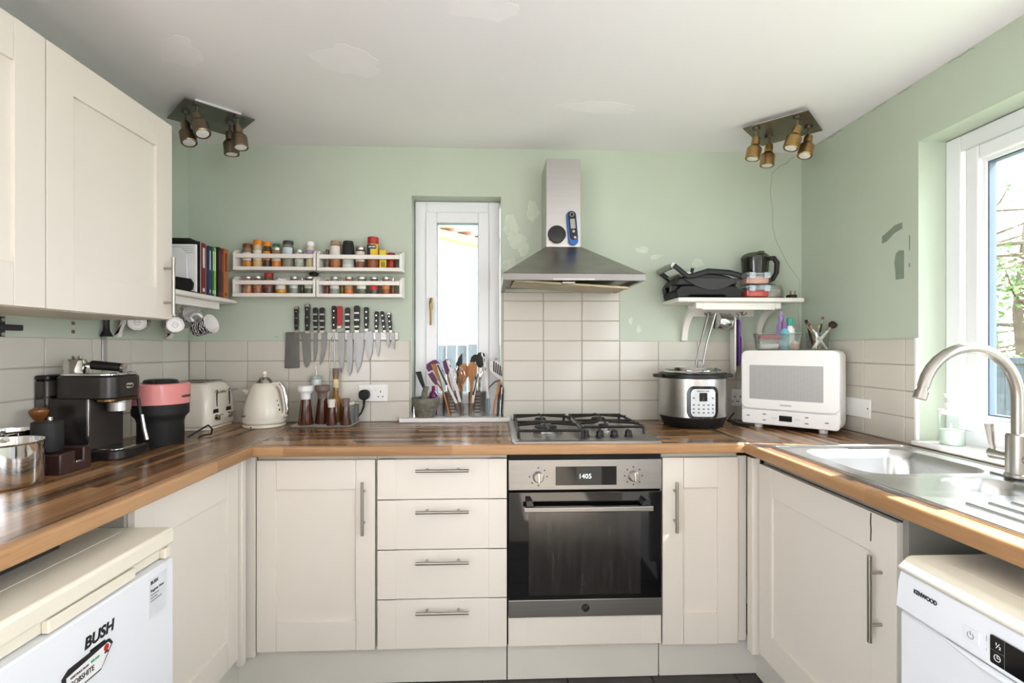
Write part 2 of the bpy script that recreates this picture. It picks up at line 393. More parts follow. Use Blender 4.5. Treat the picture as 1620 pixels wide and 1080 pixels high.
# damage and filler on the walls ----------------------------------
def blob(wall, face, c, rx, rz, m, at, name='filler_patch', n=26, rot=0.0, rough=.22, th=.0006):
    ph = [random.uniform(0, 6) for _ in range(3)]; poly = []
    for i in range(n):
        a = 2*PI*i/n; k = 1+rough*(math.sin(3*a+ph[0])*.5+math.sin(5*a+ph[1])*.4+math.sin(9*a+ph[2])*.3)
        u, v = rx*k*math.cos(a), rz*k*math.sin(a)
        poly.append((c[0]+u*math.cos(rot)-v*math.sin(rot), c[1]+u*math.sin(rot)+v*math.cos(rot)))
    if face == 'back': build(MB().prism(poly, at-th, at, 'y'), name, m, wall)
    elif face == 'right': build(MB().prism(poly, at-th, at, 'x'), name, m, wall)
    else: build(MB().prism(poly, at-th, at, 'z'), name, m, wall)
for qi, (c, rx, rz, r) in enumerate((((.095, 1.915), .035, .055, .1), ((.125, 1.845), .05, .04, -.5), ((.158, 1.80), .03, .035, 0), ((.085, 1.72), .03, .04, -.9), ((.205, 1.99), .03, .05, 0), ((.76, 1.80), .035, .016, 0), ((.83, 1.765), .03, .012, .2), ((1.045, 1.735), .03, .022, 0), ((.70, 1.44), .012, .02, 0), ((.74, 1.40), .015, .02, 0), ((-.54, 1.62), .012, .01, 0))):
    blob(wall_back, 'back', c, rx, rz, M['filler'], 0, rot=r, th=.0004+.0002*qi)
def strip_patch(pts, m, at):
    build(MB().prism(pts, at-.0006, at, 'x'), 'bare_patch', m, wall_right)
strip_patch([(-.535, 1.728), (-.56, 1.732), (-.60, 1.757), (-.637, 1.765), (-.638, 1.79), (-.60, 1.788), (-.57, 1.772), (-.535, 1.757)], M['greyfill'], XR)
strip_patch([(-.605, 1.572), (-.645, 1.572), (-.645, 1.68), (-.622, 1.685), (-.605, 1.675), (-.598, 1.64), (-.603, 1.61)], M['greyfill'], XR)
strip_patch([(-.668, 1.675), (-.672, 1.675), (-.674, 1.73), (-.669, 1.735)], M['greyfill'], XR)
strip_patch([(-.667, 1.612), (-.673, 1.612), (-.673, 1.626), (-.667, 1.626)], M['greyfill'], XR)
for c, rx, ry, rot in (((-.5, -.75), .11, .09, .3), ((-.02, -1.05), .1, .06, 0), ((.45, -.45), .16, .05, .1), ((-1.05, -.78), .06, .1, .6), ((-1.25, -1.1), .05, .09, .5)):
    blob(ceiling, 'up', c, rx, ry, M['ceilpatch'], ZC, rot=rot)
cr = [(1.55, 2.285), (1.52, 2.27), (1.515, 2.25), (1.47, 2.235), (1.43, 2.195), (1.425, 2.10), (1.432, 2.0), (1.43, 1.93), (1.452, 1.86), (1.475, 1.80), (1.51, 1.74), (1.545, 1.69), (1.572, 1.65), (1.574, 1.58), (1.57, 1.5), (1.576, 1.4)]
build(MB().tube([(x+random.uniform(-.004, .004), -.0004, z) for x, z in cr], .0008, 4), 'crack', M['crack'], wall_back)
for y0, y1 in ((-.62, -.68), (-.83, -.93), (-.40, -.43), (-.2, -.3), (-.48, -.56)):
    build(MB().tube([(XR-.0004, y0+(y1-y0)*i/6, ZC-.004-random.uniform(0, .006)) for i in range(7)], .0009, 4), 'crack', M['crack'], wall_right)
build(MB().tube([(-1.065, -.0004, 1.358), (-1.06, -.0004, 1.359), (-1.05, -.0004, 1.357)], .0012, 4), 'crack', M['crack'], wall_back)
for z in (1.392, 1.362):
    bx('wall_plug', (XL, XL+.002, -.688, -.674, z-.006, z+.006), M['bark'], wall_left, .001)

# small window ------------------------------------------------------
FY = .088
def frame_rect(u0, u1, v0, v1, t, w0, w1, plane):
    mb = MB()
    for a, b, c, d in ((u0, u0+t, v0, v1), (u1-t, u1, v0, v1), (u0+t, u1-t, v1-t, v1), (u0+t, u1-t, v0, v0+t)):
        if plane == 'y': mb.box(a, b, w0, w1, c, d)
        else: mb.box(w0, w1, a, b, c, d)
    return mb
window_1 = struct('window_1', frame_rect(WX0+.004, WX1-.004, WZ0+.02, WZ1-.002, .058, FY, FY+.07, 'y'), M['upvc'], bevel=.004)
build(frame_rect(WX0+.06, WX1-.06, WZ0+.076, WZ1-.058, .055, FY-.014, FY+.05, 'y'), 'sash', M['upvc'], window_1, .005)
build(frame_rect(WX0+.113, WX1-.113, WZ0+.129, WZ1-.111, .006, FY-.003, FY+.03, 'y'), 'glazing_bead', M['greysil'], window_1, .001)
bx('glass', (WX0+.115, WX1-.115, FY+.01, FY+.016, WZ0+.131, WZ1-.113), M['glass'], window_1)
hh = build(MB().box(-.316, -.302, FY-.030, FY-.016, 1.50, 1.56), 'window_handle', M['brass'], window_1, .004)
build(MB().tube([(-.309, FY-.034, 1.545), (-.309, FY-.046, 1.53), (-.308, FY-.046, 1.49), (-.309, FY-.042, 1.42)], [.008, .008, .006, .005], 10), 'lever', M['brass'], hh)
# board under it
bx('window_sill_board', (-.452, .092, -.05, FY, ZW, .9615), M['white'], None, .004, label='white painted board under the small window behind the hob', cat='window sill')
# big window ----------------------------------------------------------
FX = 1.69
window_2 = struct('window_2', frame_rect(RY1, RY0, RZ0, RZ1-.002, .06, FX, FX+.07, 'x'), M['upvc'], bevel=.004)
for a, b in ((-1.35, -.80), (-1.96, -1.41)):
    s = build(frame_rect(a, b, RZ0+.055, RZ1-.065, .05, FX-.012, FX+.05, 'x'), 'sash', M['upvc'], window_2, .006)
    build(frame_rect(a+.045, b-.045, RZ0+.10, RZ1-.11, .018, FX+.004, FX+.04, 'x'), 'inner_bead', M['upvc'], s, .003)
    build(frame_rect(a+.062, b-.062, RZ0+.117, RZ1-.127, .006, FX+.01, FX+.036, 'x'), 'gasket', mat('blue_grey_gasket', '#5d6a78', .5), s)
    bx('glass', (FX+.02, FX+.026, a+.064, b-.064, RZ0+.12, RZ1-.13), M['glass'], s)
bx('mullion', (FX, FX+.07, -1.405, -1.355, RZ0+.06, RZ1-.06), M['upvc'], window_2, .003)
bx('window_ledge', (XR-.03, FX, RY1, RY0+.0, .945, .962), M['white'], None, .003, label='white window ledge behind the sink with chipped sealant', cat='window ledge')
build(MB().tube([(XR-.034, -.71-i*.05, .9435+random.uniform(-.001, .002)) for i in range(20)], [random.uniform(.002, .005) for _ in range(20)], 6), 'sealant_bead', M['bark'], None, label='dark uneven sealant bead along the window ledge by the sink', cat='sealant')  # dark brown bead of uneven width in the joint under the ledge

# ================================================================== OUTSIDE
struct('ground', MB().box(-12, 14, .3, 14, -.4, -.3).box(1.9, 14, -9, .3, -.4, -.3).box(-12, 14, -14, YB-.25, -.4, -.3), M['ground'])
nb = thing('neighbour_house', 'white rendered house wall with tiled roof beyond the small window', 'house', (0, 6.4, -.3))
build(MB().prism([(-4, -.3), (3, -.3), (3, 2.45), (-.9, 3.35), (-4, 3.35)], 6.4, 6.7, 'y'), 'wall', M['render_'], nb)
vb = MB().prism([(-1.6, 3.36), (3.2, 2.30), (3.2, 2.42), (-1.6, 3.50)], 6.15, 6.42, 'y')
build(vb, 'verge', tint('#b9946f', .8), nb, .01)
rt = None
for i in range(5):
    for j in range(6):
        x = -1.62+i*.24; z = 3.30+j*.14
        mb = MB().box(x, x+.23, 6.62+j*.16, 6.67+j*.16, z, z+.17)
        build(mb, 'roof_tile', M['rooft'], nb, .02)
for i in range(14):
    x = -1.2+i*.3
    build(MB().box(x, x+.26, 6.1, 6.5, 3.42-(x+1.2)*.222, 3.47-(x+1.2)*.222), 'verge_tile', M['rooft'], nb, .02)
fe = thing('garden_fence', 'grey weathered board fence seen low through the small window', 'fence', (0, 2.2, -.3))
for i in range(22):
    x = -1.4+i*.098
    bx('board', (x, x+.09, 2.2+(i % 2)*.008, 2.222+(i % 2)*.008, -.3, 1.335+random.uniform(-.006, .006)), M['fencem'], fe, .003)
fe2 = thing('side_fence', 'blue-grey board fence seen low through the window over the sink', 'fence', (5.2, 0, -.3))
for i in range(56):
    y = -2.2+i*.2
    bx('board', (5.2, 5.23, y, y+.185, -.3, 1.15+random.uniform(-.01, .01)), M['fencem'], fe2, .004)
bx('rail', (5.16, 5.25, -2.2, 9, 1.15, 1.21), M['fencem'], fe2, .004)
def tree(loc, h, r, lab, n, seed):
    rnd = random.Random(seed); t = thing('garden_tree', lab, 'tree', loc, group='trees beyond the sink window')
    L0 = Vector(loc); mb = MB()
    mb.tube([L0, L0+Vector((.05, .05, h*.3)), L0+Vector((-.05, .1, h*.62)), L0+Vector((.05, .1, h*.95))], [.12, .09, .05, .012], 8)
    tips = []
    for k in range(26):
        z = h*rnd.uniform(.2, .9); a = rnd.uniform(0, 2*PI); l = r*rnd.uniform(.5, 1.0)
        p0 = L0+Vector((0, .08, z)); p2 = p0+Vector((math.cos(a)*l, math.sin(a)*l, rnd.uniform(0, .5))); p1 = (p0+p2)/2+Vector((0, 0, -.1))
        mb.tube([p0, p1, p2], [.03, .016, .005], 5); tips += [p1, p2, (p1+p2)/2]
    build(mb, 'trunk', M['bark'], t)
    vs = []; fs = []
    for k in range(n):
        c = rnd.choice(tips)+Vector((rnd.gauss(0, .16), rnd.gauss(0, .16), rnd.gauss(0, .16)))
        d = Vector((rnd.uniform(-1, 1), rnd.uniform(-1, 1), rnd.uniform(-1, 1))).normalized(); e = d.orthogonal().normalized()
        s = rnd.uniform(.035, .065); i = len(vs)
        vs += [c-d*s, c+e*s*.45, c+d*s, c-e*s*.45]; fs.append((i, i+1, i+2, i+3))
    lf = build(MB().add(vs, fs), 'leaves', M['leaf'], t, smooth=False, kind='stuff')
tree((6.9, 3.7, -.3), 3.4, 1.3, 'leafy green tree seen at the right through the sink window', 6000, 3)
tree((8.4, 5.6, -.3), 4.6, 1.5, 'taller sparse tree behind the leafy one outside the sink window', 1200, 5)

# ================================================================== CABINETS
def conv(face, pl):
    # u along the front, v up, w out of the front
    if face == 'front': return lambda u0, u1, v0, v1, w0, w1: (u0, u1, pl-w1, pl-w0, v0, v1)
    if face == 'right': return lambda u0, u1, v0, v1, w0, w1: (pl+w0, pl+w1, u0, u1, v0, v1)
    return lambda u0, u1, v0, v1, w0, w1: (pl-w1, pl-w0, u0, u1, v0, v1)
def bar_handle(parent, cv, u, v, length, vert=True, out=.032, r=.006, post=.6):
    mb = MB(); l = length/2; d = length*post/2
    def pt(a, b, w_):
        q = cv(a, a, b, b, w_, w_); return (q[0], q[2], q[4])
    P = (lambda t, w_: pt(u, v+t, w_)) if vert else (lambda t, w_: pt(u+t, v, w_))
    mb.tube([P(-l, out), P(l, out)], r, 12)
    for t in (-d, d): mb.tube([P(t, 0), P(t, out)], r*.75, 10)
    return build(mb, 'handle', M['nickel'], parent)
def shaker(parent, face, pl, u0, u1, v0, v1, st=.085, rl=.1, name='door', handle=None, lift=0):
    cv = conv(face, pl)
    d = bx(name, cv(u0+.004, u1-.004, v0+.004, v1-.004, -.019, -.009), M['cream'], parent, .001)
    for a, b in ((u0, u0+st), (u1-st, u1)): bx('stile', cv(a, b, v0, v1, -.02, 0), M['cream'], d, .0012)
    for k, (a, b) in enumerate(((v0, v0+rl), (v1-rl, v1))):
        bx('rail', cv(u0+st+.0008, u1-st-.0008, a, b, -.02, lift if lift else -.0006), M['cream'], d, .0012)
    if handle: bar_handle(d, cv, *handle)
    return d
# back run ------------------------------------------------------------
YF = -.58
def carcass(root, x0, x1, y0, y1, z0=.15, z1=.898): return bx('carcass', (x0, x1, y0, y1, z0, z1), M['creamin'], root, .001)
c1 = thing('base_cabinet', 'cream base cabinet with one door, left of the drawers under the worktop', 'cabinet', (-.67, -.3, .15), group='cream base units')
carcass(c1, -.893, -.443, YF+.022, -.01)
shaker(c1, 'front', YF, -.889, -.446, .152, .878, st=.072, rl=.112, handle=(-.486, .70, .20, True))
c2 = thing('drawer_cabinet', 'cream base unit with a stack of four drawers left of the oven', 'cabinet', (-.19, -.3, .15), group='cream base units')
carcass(c2, -.441, .059, YF+.022, -.01)
cv = conv('front', YF)
for v0, v1 in ((.725, .878), (.533, .7215), (.3435, .5295), (.152, .34)):
    d = bx('drawer_front', cv(-.437, .058, v0, v1, -.02, -.001), M['cream'], c2, .0015)
    for a, b in ((-.437, -.366), (-.012, .058)): bx('stile', cv(a, b, v0, v1, -.0195, 0), M['cream'], d, .0012)
    bar_handle(d, cv, -.187, v1-.038, .20, False)
c3 = thing('narrow_cabinet', 'narrow cream base cabinet right of the oven with peeling door rails', 'cabinet', (.82, -.3, .15), group='cream base units')
carcass(c3, .664, .972, YF+.022, -.01)
d = shaker(c3, 'front', YF, .667, .968, .145, .876, st=.082, rl=.118, handle=(.712, .69, .195, True), lift=.003)
bx('filler_panel', (.969, 1.005, YF+.008, YF+.022, .15, .88), M['cream'], c3, .001)
c4 = thing('oven_housing', 'cream panel and housing around the built-in oven', 'cabinet', (.36, -.3, .15), group='cream base units')
build(MB().box(.061, .075, YF+.022, -.01, .15, .9).box(.65, .664, YF+.022, -.01, .15, .9).box(.075, .65, -.05, -.01, .15, .9).box(.075, .65, YF+.022, -.05, .15, .255), 'carcass', M['dark'], c4)
p = bx('base_panel', cv(.064, .661, .152, .262, -.02, -.001), M['cream'], c4, .0015)
for a, b in ((.064, .137), (.585, .661)): bx('stile', cv(a, b, .152, .262, -.0195, 0), M['cream'], p, .0012)
bx('corner_post', (-.945, -.918, -.63, -.60, .13, .89), M['cream'], None, .003, label='cream corner post between the left door and the back run', cat='corner post')
bx('corner_filler', (-.96, -.895, YF+.004, YF+.02, .13, .89), M['cream'], None, .002, label='narrow recessed cream filler strip in the left inner corner', cat='filler strip')
bx('corner_post', (.99, 1.022, -.645, -.605, .135, .885), M['cream'], None, .003, label='cream corner post between the narrow cabinet and the sink door', cat='corner post')
# plinths
for x0, x1, lab in ((-1.0, .058, 'long pale plinth board under the left door and drawers'), (.062, .661, 'pale plinth board under the oven'), (.665, 1.06, 'short pale plinth board under the narrow cabinet')):
    bx('plinth', (x0, x1, -.545, -.53, .002, .149), M['plinth'], None, .0015, label=lab, cat='plinth', group='plinth boards')
bx('plinth', (-.99, -.975, -1.17, -.55, .002, .149), M['plinth'], None, .0015, label='pale plinth board under the left corner door beside the fridge', cat='plinth', group='plinth boards')
bx('plinth', (1.055, 1.07, -1.31, -.55, .002, .149), M['plinth'], None, .0015, label='pale plinth board under the sink cupboard door', cat='plinth', group='plinth boards')
# left run -----------------------------------------------------------
c5 = thing('corner_cabinet', 'cream cabinet on the left with a plain door next to the fridge', 'cabinet', (-1.2, -.9, .15), group='cream base units')
bx('carcass', (-1.46, -.952, -1.19, -.64, .15, .898), M['creamin'], c5, .001)
bx('side_panel', (-1.46, -.938, -1.20, -1.19, .02, .9), M['greyboard'], c5, .001)
shaker(c5, 'right', -.93, -1.172, -.634, .165, .882, st=.075, rl=.105)
# right run
c6 = thing('sink_cabinet', 'cream sink cupboard with a chipped door on the right', 'cabinet', (1.3, -1.0, .15), group='cream base units')
build(MB().box(1.032, 1.55, -1.318, -1.30, .15, .9).box(1.032, 1.55, -.67, -.652, .15, .9).box(1.53, 1.55, -1.30, -.67, .15, .9).box(1.032, 1.53, -1.30, -.67, .15, .17), 'carcass', M['greyboard'], c6)
bx('side_panel', (1.016, 1.56, -1.336, -1.319, .02, .9), M['greyboard'], c6, .001)
d = shaker(c6, 'left', 1.01, -1.306, -.655, .152, .868, st=.085, rl=.105, handle=(-1.258, .655, .225, True))
build(MB().tube([(1.0095, -1.222, .865), (1.0095, -1.2205, .84), (1.0095, -1.2225, .82), (1.0095, -1.221, .79)], .0016, 5), 'chip', M['dark'], d)
bx('fascia', (1.03, 1.04, -1.30, -.66, .87, .9), M['greyboard'], c6, .001)
# wall cabinets on the left ---------------------------------------------
for k, (y0, y1, lab) in enumerate(((-1.168, -.652, 'cream wall cabinet with a bar handle nearest the book shelf'), (-1.69, -1.172, 'cream wall cabinet at the very left edge, cut by the frame'))):
    u = thing('wall_cabinet', lab, 'cabinet', (-1.32, (y0+y1)/2, 1.4), group='cream wall units')
    bx('carcass', (XL+.001, -1.178, y0+.002, y1-.002, 1.405, 2.105), M['creamin'], u, .001)
    shaker(u, 'right', -1.156, y0, y1, 1.407, 2.107, st=.085, rl=.105, handle=(y1-.045, 1.525, .20, True) if k == 0 else None)
    bx('top_rail', (XL+.001, -1.19, y0+.01, y1-.01, 2.105, 2.125), M['creamin'], u, .001)
hp = thing('hinge_plate', 'dark metal hinge bracket screwed to the green wall under the left cabinet', 'hinge', (XL, -.935, 1.36))
bx('plate', (XL, XL+.004, -.952, -.934, 1.335, 1.40), M['dgrey'], hp, .001)
bx('arm', (XL+.004, XL+.02, -.962, -.892, 1.358, 1.376), M['dgrey'], hp, .002)
build(MB().lathe([(.006, 0), (.006, .003), (0, .004)], 10).xf(Matrix.Translation((XL+.004, -.943, 1.39)) @ Matrix.Rotation(PI/2, 4, 'Y')), 'screw', M['nickel'], hp)
build(MB().lathe([(.006, 0), (.006, .003), (0, .004)], 10).xf(Matrix.Translation((XL+.004, -.943, 1.346)) @ Matrix.Rotation(PI/2, 4, 'Y')), 'screw', M['nickel'], hp)

# ================================================================== WORKTOPS
ZB = .902
def edge_profile(a, b):
    # section of a worktop edge: a = inner side, b = outer side with a rounded nose
    d = 1 if b > a else -1; r = .009
    top = [(b-d*r+d*r*math.cos(k*PI/2/5), ZW-r+r*math.sin(k*PI/2/5)) for k in range(6)]
    low = [(b-d*.005+d*.005*math.cos(-k*PI/2/3), ZB+.005+.005*math.sin(-k*PI/2/3)) for k in range(3, -1, -1)]
    return [(a, ZB)]+low+top+[(a, ZW)]
SX0, SX1, SY0, SY1 = 1.035, 1.515, -1.69, -.715     # sink cut-out
wl = thing('worktop', 'wood block worktop along the left wall carrying the coffee machines', 'worktop', (-1.19, -1.2, ZB), group='worktops')
bx('slab', (XL+.001, -.911, -2.3, -.001, ZB, ZW), M['worktop_y'], wl)
build(MB().prism(edge_profile(-.911, -.88), -2.3, -.634, 'y'), 'edge_strip', M['edge_y'], wl)
bx('joint_strip', (-.9108, -.896, -.632, -.001, ZB+.004, ZW+.0015), M['nickel'], wl, .001)
wb = thing('worktop', 'wood block worktop along the back wall around the hob', 'worktop', (0, -.3, ZB), group='worktops')
HX0, HX1, HY0, HY1 = .085, .65, -.595, -.075
build(MB().box(-.8955, HX0, -.615, -.001, ZB, ZW).box(HX1, .967, -.615, -.001, ZB, ZW).box(HX0, HX1, HY1, -.001, ZB, ZW).box(HX0, HX1, -.615, HY0, ZB, ZW), 'slab', M['worktop_x'], wb)
build(MB().prism(edge_profile(-.615, -.632), -.8955, .967, 'x'), 'edge_strip', M['edge_x'], wb)
wr = thing('worktop', 'wood block worktop along the right wall around the sink', 'worktop', (1.3, -1.2, ZB), group='worktops')
build(MB().box(.9832, SX0, -2.3, -.001, ZB, ZW).box(SX1, XR-.001, -2.3, -.001, ZB, ZW).box(SX0, SX1, SY1, -.001, ZB, ZW).box(SX0, SX1, -2.3, SY0, ZB, ZW), 'slab', M['worktop_y'], wr)
build(MB().prism(edge_profile(.9832, .966), -2.3, -.634, 'y'), 'edge_strip', M['edge_y'], wr)
bx('joint_strip', (.9675, .9832, -.632, -.001, ZB+.004, ZW+.001), M['nickel'], wr, .001)
bx('cable_trunking', (-1.0, -.93, -2.0, -1.40, .872, .9), M['black'], None, .003, label='black strip fixed under the left worktop above the fridge', cat='trunking')

# ================================================================== SINK
sk = thing('sink', 'stainless steel one and a half bowl sink with drainer', 'sink', (1.28, -1.2, ZW))
def bowl(x0, x1, y0, y1, depth, r):
    rings = []
    zt = ZW+.003
    for ins, z in ((0, zt), (.004, zt-.004), (.012, zt-.03), (.022, zt-depth+.03), (.045, zt-depth)):
        rings.append([(x, y, z) for x, y in rrect(x0+ins, x1-ins, y0+ins, y1-ins, max(.02, r-ins*.4), 6)])
    n = len(rings[0]); mb = MB(); vs = [p for q in rings for p in q]; fs = []
    for k in range(len(rings)-1): fs += [(k*n+i, k*n+(i+1) % n, (k+1)*n+(i+1) % n, (k+1)*n+i) for i in range(n)]
    fs.append(tuple(range((len(rings)-1)*n, len(rings)*n)))
    return mb.add(vs, fs)
B1 = (1.085, 1.465, -1.125, -.775); B2 = (1.215, 1.40, -1.345, -1.172)
ox0, ox1, oy0, oy1 = 1.02, 1.535, -1.705, -.70
# deck with two rounded holes, filled by bmesh
bm = bmesh.new()
def loop(pts, z):
    vs = [bm.verts.new((x, y, z)) for x, y in pts]; return [bm.edges.new((vs[i], vs[(i+1) % len(vs)])) for i in range(len(vs))]
es = loop(rrect(ox0, ox1, oy0, oy1, .03), ZW+.003)+loop(rrect(*B1, .07, 6), ZW+.003)+loop(rrect(*B2, .06, 6), ZW+.003)
bmesh.ops.triangle_fill(bm, edges=es, use_beauty=True)
bm.verts.ensure_lookup_table(); bm.verts.index_update()
mb = MB().add([v.co.copy() for v in bm.verts], [[v.index for v in f.verts] for f in bm.faces]); bm.free()
rp = rrect(ox0, ox1, oy0, oy1, .03); n = len(rp)
mb.add([(x, y, ZW+.003) for x, y in rp]+[(x, y, ZW) for x, y in rp], [(i, (i+1) % n, n+(i+1) % n, n+i) for i in range(n)])
build(mb, 'deck', M['sinksteel'], sk)
rim = MB()
for pts, r in ((rrect(ox0+.006, ox1-.006, oy0+.006, oy1-.006, .03), .004),):
    rim.tube([(x, y, ZW+.003) for x, y in pts], r, 6, closed=True)
build(rim, 'rolled_edge', M['sinksteel'], sk)
for nm, B, dp, r in (('main_bowl', B1, .17, .07), ('half_bowl', B2, .12, .06)):
    b = build(bowl(*B, dp, r), nm, M['sinksteel'], sk)
    cx, cy = (B[0]+B[1])/2, (B[2]+B[3])/2
    build(MB().lathe([(.04, 0), (.04, .003), (.03, .004), (.022, .001), (0, .001)], 20, (cx, cy, ZW+.0035-dp)), 'waste', M['chrome'], b)
for i in range(7):
    x = 1.10+i*.055
    build(MB().tube([(x, -1.68, ZW+.002), (x, -1.40+(.02 if i > 3 else 0), ZW+.002)], .006, 6, sq=.6), 'drainer_ridge', M['sinksteel'], sk)
build(MB().box(1.44, 1.50, -1.34, -1.12, ZW+.003, ZW+.009), 'tap_ledge', M['sinksteel'], sk, .003)
# tap
tp = thing('mixer_tap', 'brushed nickel swan neck mixer tap behind the sink', 'tap', (1.45, -1.2, ZW+.009))
TX, TY = 1.452, -1.19
build(MB().lathe([(.029, 0), (.029, .008), (.026, .01), (.026, .115), (.022, .12), (0, .12)], 24, (TX, TY, ZW+.009)), 'body', M['nickel'], tp)
pts = [(TX, TY, 1.06), (TX, TY, 1.14)]+[(TX-.137+.137*math.cos(a), TY+.0*a, 1.168+.137*math.sin(a)) for a in [PI*i/14*.93 for i in range(15)]]
build(MB().tube(pts, .0145, 14), 'spout', M['nickel'], tp)
e = Vector(pts[-1]); dr = (Vector(pts[-1])-Vector(pts[-2])).normalized()
build(MB().tube([e, e+dr*.012, e+dr*.0121, e+dr*.034], [.0125, .0125, .0165, .0165], 14), 'aerator', M['nickel'], tp)
for s, nm in ((1, 'tap_lever'), (-1, 'tap_lever')):
    q = build(MB().tube([(TX, TY+s*.02, 1.0), (TX, TY+s*.075, 1.0)], [.014, .016], 12), 'valve', M['nickel'], tp)
    build(MB().tube([(TX, TY+s*.065, 1.005), (TX-.003, TY+s*.07, 1.03), (TX-.006, TY+s*.074, 1.085)], [.007, .008, .0125], 10), nm, M['nickel'], q)
so = thing('soap_dispenser', 'clear soap pump bottle with pale green soap on the window ledge', 'soap dispenser', (1.63, -.80, .962))
build(MB().lathe([(.033, 0), (.034, .004), (.034, .05), (0, .05)], 20, (1.63, -.80, .963)), 'soap', tint('#d6e6d6', .4), so)
build(MB().lathe([(.037, 0), (.038, .004), (.038, .105), (.034, .112), (0, .112)], 20, (1.63, -.80, .962)), 'bottle', M['clearpl'], so)
build(MB().lathe([(.037, .108), (.039, .11), (.039, .122), (.02, .124), (.02, .148), (.014, .15), (.014, .165), (.024, .166), (.024, .178), (0, .18)], 18, (1.63, -.80, .962)), 'pump', M['white'], so)

# ================================================================== OVEN
ov = thing('oven', 'built-in stainless steel electric oven with black glass door', 'oven', (.36, -.3, .262))
cv = conv('front', -.585)
bx('body', (.08, .645, -.56, -.06, .268, .86), M['dgrey'], ov)
bx('top_gap', cv(.066, .66, .874, .895, -.015, -.008), M['dark'], ov)
cp = bx('control_panel', cv(.0645, .6605, .757, .874, -.02, .004), M['steelx'], ov, .002)
ds = bx('display', cv(.246, .483, .775, .847, .004, .0055), M['screen'], cp, .0005)
text('1405', .026, (.334, -.5908, .801), 'front', M['digit'], cp, 'display_digits', align='LEFT')
bx('display_touch_area', cv(.326, .425, .7765, .8455, .0055, .0058), tint('#33322f', .3), cp)
for kx in (.179, .549):
    kb = build(MB().lathe([(.022, 0), (.022, .006), (.0195, .008), (.0185, .02), (.016, .022), (0, .022)], 24).xf(Matrix.Translation((kx, -.589, .809)) @ Matrix.Rotation(PI/2, 4, 'X')), 'knob', M['nickel'], cp)
    bx('grip', (kx-.0035, kx+.0035, -.619, -.61, .79, .828), M['chrome'], kb, .002)
    mk = MB()
    for a in range(8):
        t = 2*PI*a/8+PI/2; x, z = kx+.034*math.cos(t), .809+.034*math.sin(t)
        if a in (1, 5) and kx < .3: continue
        mk.box(x-.0025, x+.0025, -.5895, -.589, z-.0025, z+.0025)
    build(mk, 'markings', M['ink'], cp)
dg = bx('door_glass', cv(.066, .659, .336, .749, -.02, .004), M['ovglass'], ov, .002)
build(MB().prism(rrect(.142, .578, .352, .672, .004), -.5896, -.589, 'y'), 'window', M['ovwin'], dg)
bx('oven_handle', cv(.122, .615, .684, .703, .035, .047), M['steelx'], dg, .003)
for hp_ in ([(.13, .688), (.13, .726), (.15, .726), (.165, .70), (.165, .688)], [(.607, .688), (.607, .726), (.587, .726), (.572, .70), (.572, .688)]):
    build(MB().prism(hp_, -.621, -.589, 'y'), 'handle_bracket', M['blackg'], dg, .002)
bt = bx('lower_trim', cv(.0645, .6605, .268, .334, -.02, .004), M['steelx'], ov, .002)
lg = build(MB().lathe([(.0155, 0), (.0155, .0008), (0, .0008)], 24).xf(Matrix.Translation((.362, -.589, .301)) @ Matrix.Rotation(PI/2, 4, 'X')), 'badge', M['ink'], bt)
build(MB().tube([(.353, -.5902, .291), (.358, -.5902, .309), (.36, -.5902, .300), (.366, -.5902, .303), (.37, -.5902, .313)], .0011, 5), 'badge_mark', M['steelx'], lg)

# ================================================================== HOB
hb = thing('gas_hob', 'stainless steel gas hob with black cast iron pan supports', 'hob', (.367, -.335, ZW))
tr = build(MB().loft([[(x, y, z) for x, y in rrect(.078+i, .658-i, -.61+i, -.06-i, .012)] for i, z in ((0, ZW), (0, ZW+.007), (.004, ZW+.010))]), 'tray', M['steelx'], hb)
build(MB().loft([[(x, y, z) for x, y in rrect(.105+i, .632-i, -.575+i, -.085-i, .02)] for i, z in ((0, ZW+.0098), (.004, ZW+.0108))]), 'well', M['steeld'], tr)
def burner(x, y, r):
    b = build(MB().lathe([(r*1.25, 0), (r*1.2, .004), (r*.95, .006), (r*.95, .016), (r*1.0, .017), (r*1.0, .021), (r*.8, .023), (0, .023)], 28, (x, y, ZW+.0105)), 'burner', M['steeld'], hb)
    build(MB().lathe([(r*.82, .0225), (r*.82, .028), (r*.7, .031), (0, .031)], 28, (x, y, ZW+.0105)), 'burner_cap', M['iron'], b)
for x, y, r in ((.225, -.43, .056), (.225, -.19, .03), (.495, -.19, .038), (.475, -.395, .026)): burner(x, y, r)
def grate(x0, x1, y0, y1, ctr):
    mb = MB(); zt = ZW+.052; zf = ZW+.012
    def bar(a, b, r=.0055): mb.tube([a, b], r, 4)
    mb.tube([(x0, y0, zf), (x0, y0+.006, zt-.012), (x0+.006, y1-.006, zt-.012), (x0+.006, y1, zf)], .006, 4)
    mb.tube([(x1, y0, zf), (x1, y0+.006, zt-.012), (x1-.006, y1-.006, zt-.012), (x1-.006, y1, zf)], .006, 4)
    for y in (y0+.006, y1-.006, (y0+y1)/2): bar((x0, y, zt-.012), (x1, y, zt-.012))
    for cx, cy in ctr:
        for dx, dy in ((1, 0), (-1, 0), (0, 1), (0, -1)):
            ex = x1 if dx > 0 else x0; ey = (y1-.006 if cy+.01 > (y0+y1)/2 else (y0+y1)/2) if dy > 0 else ((y0+y1)/2 if cy > (y0+y1)/2 else y0+.006)
            a = Vector((cx+dx*.022, cy+dy*.022, zt)); b = Vector((ex if dx else cx, ey if dy else cy, zt-.008))
            bar(a, b)
    return build(mb, 'pan_support', M['iron'], hb)
grate(.105, .355, -.56, -.085, ((.225, -.43), (.225, -.19)))
grate(.372, .625, -.475, -.085, ((.495, -.19), (.475, -.395)))
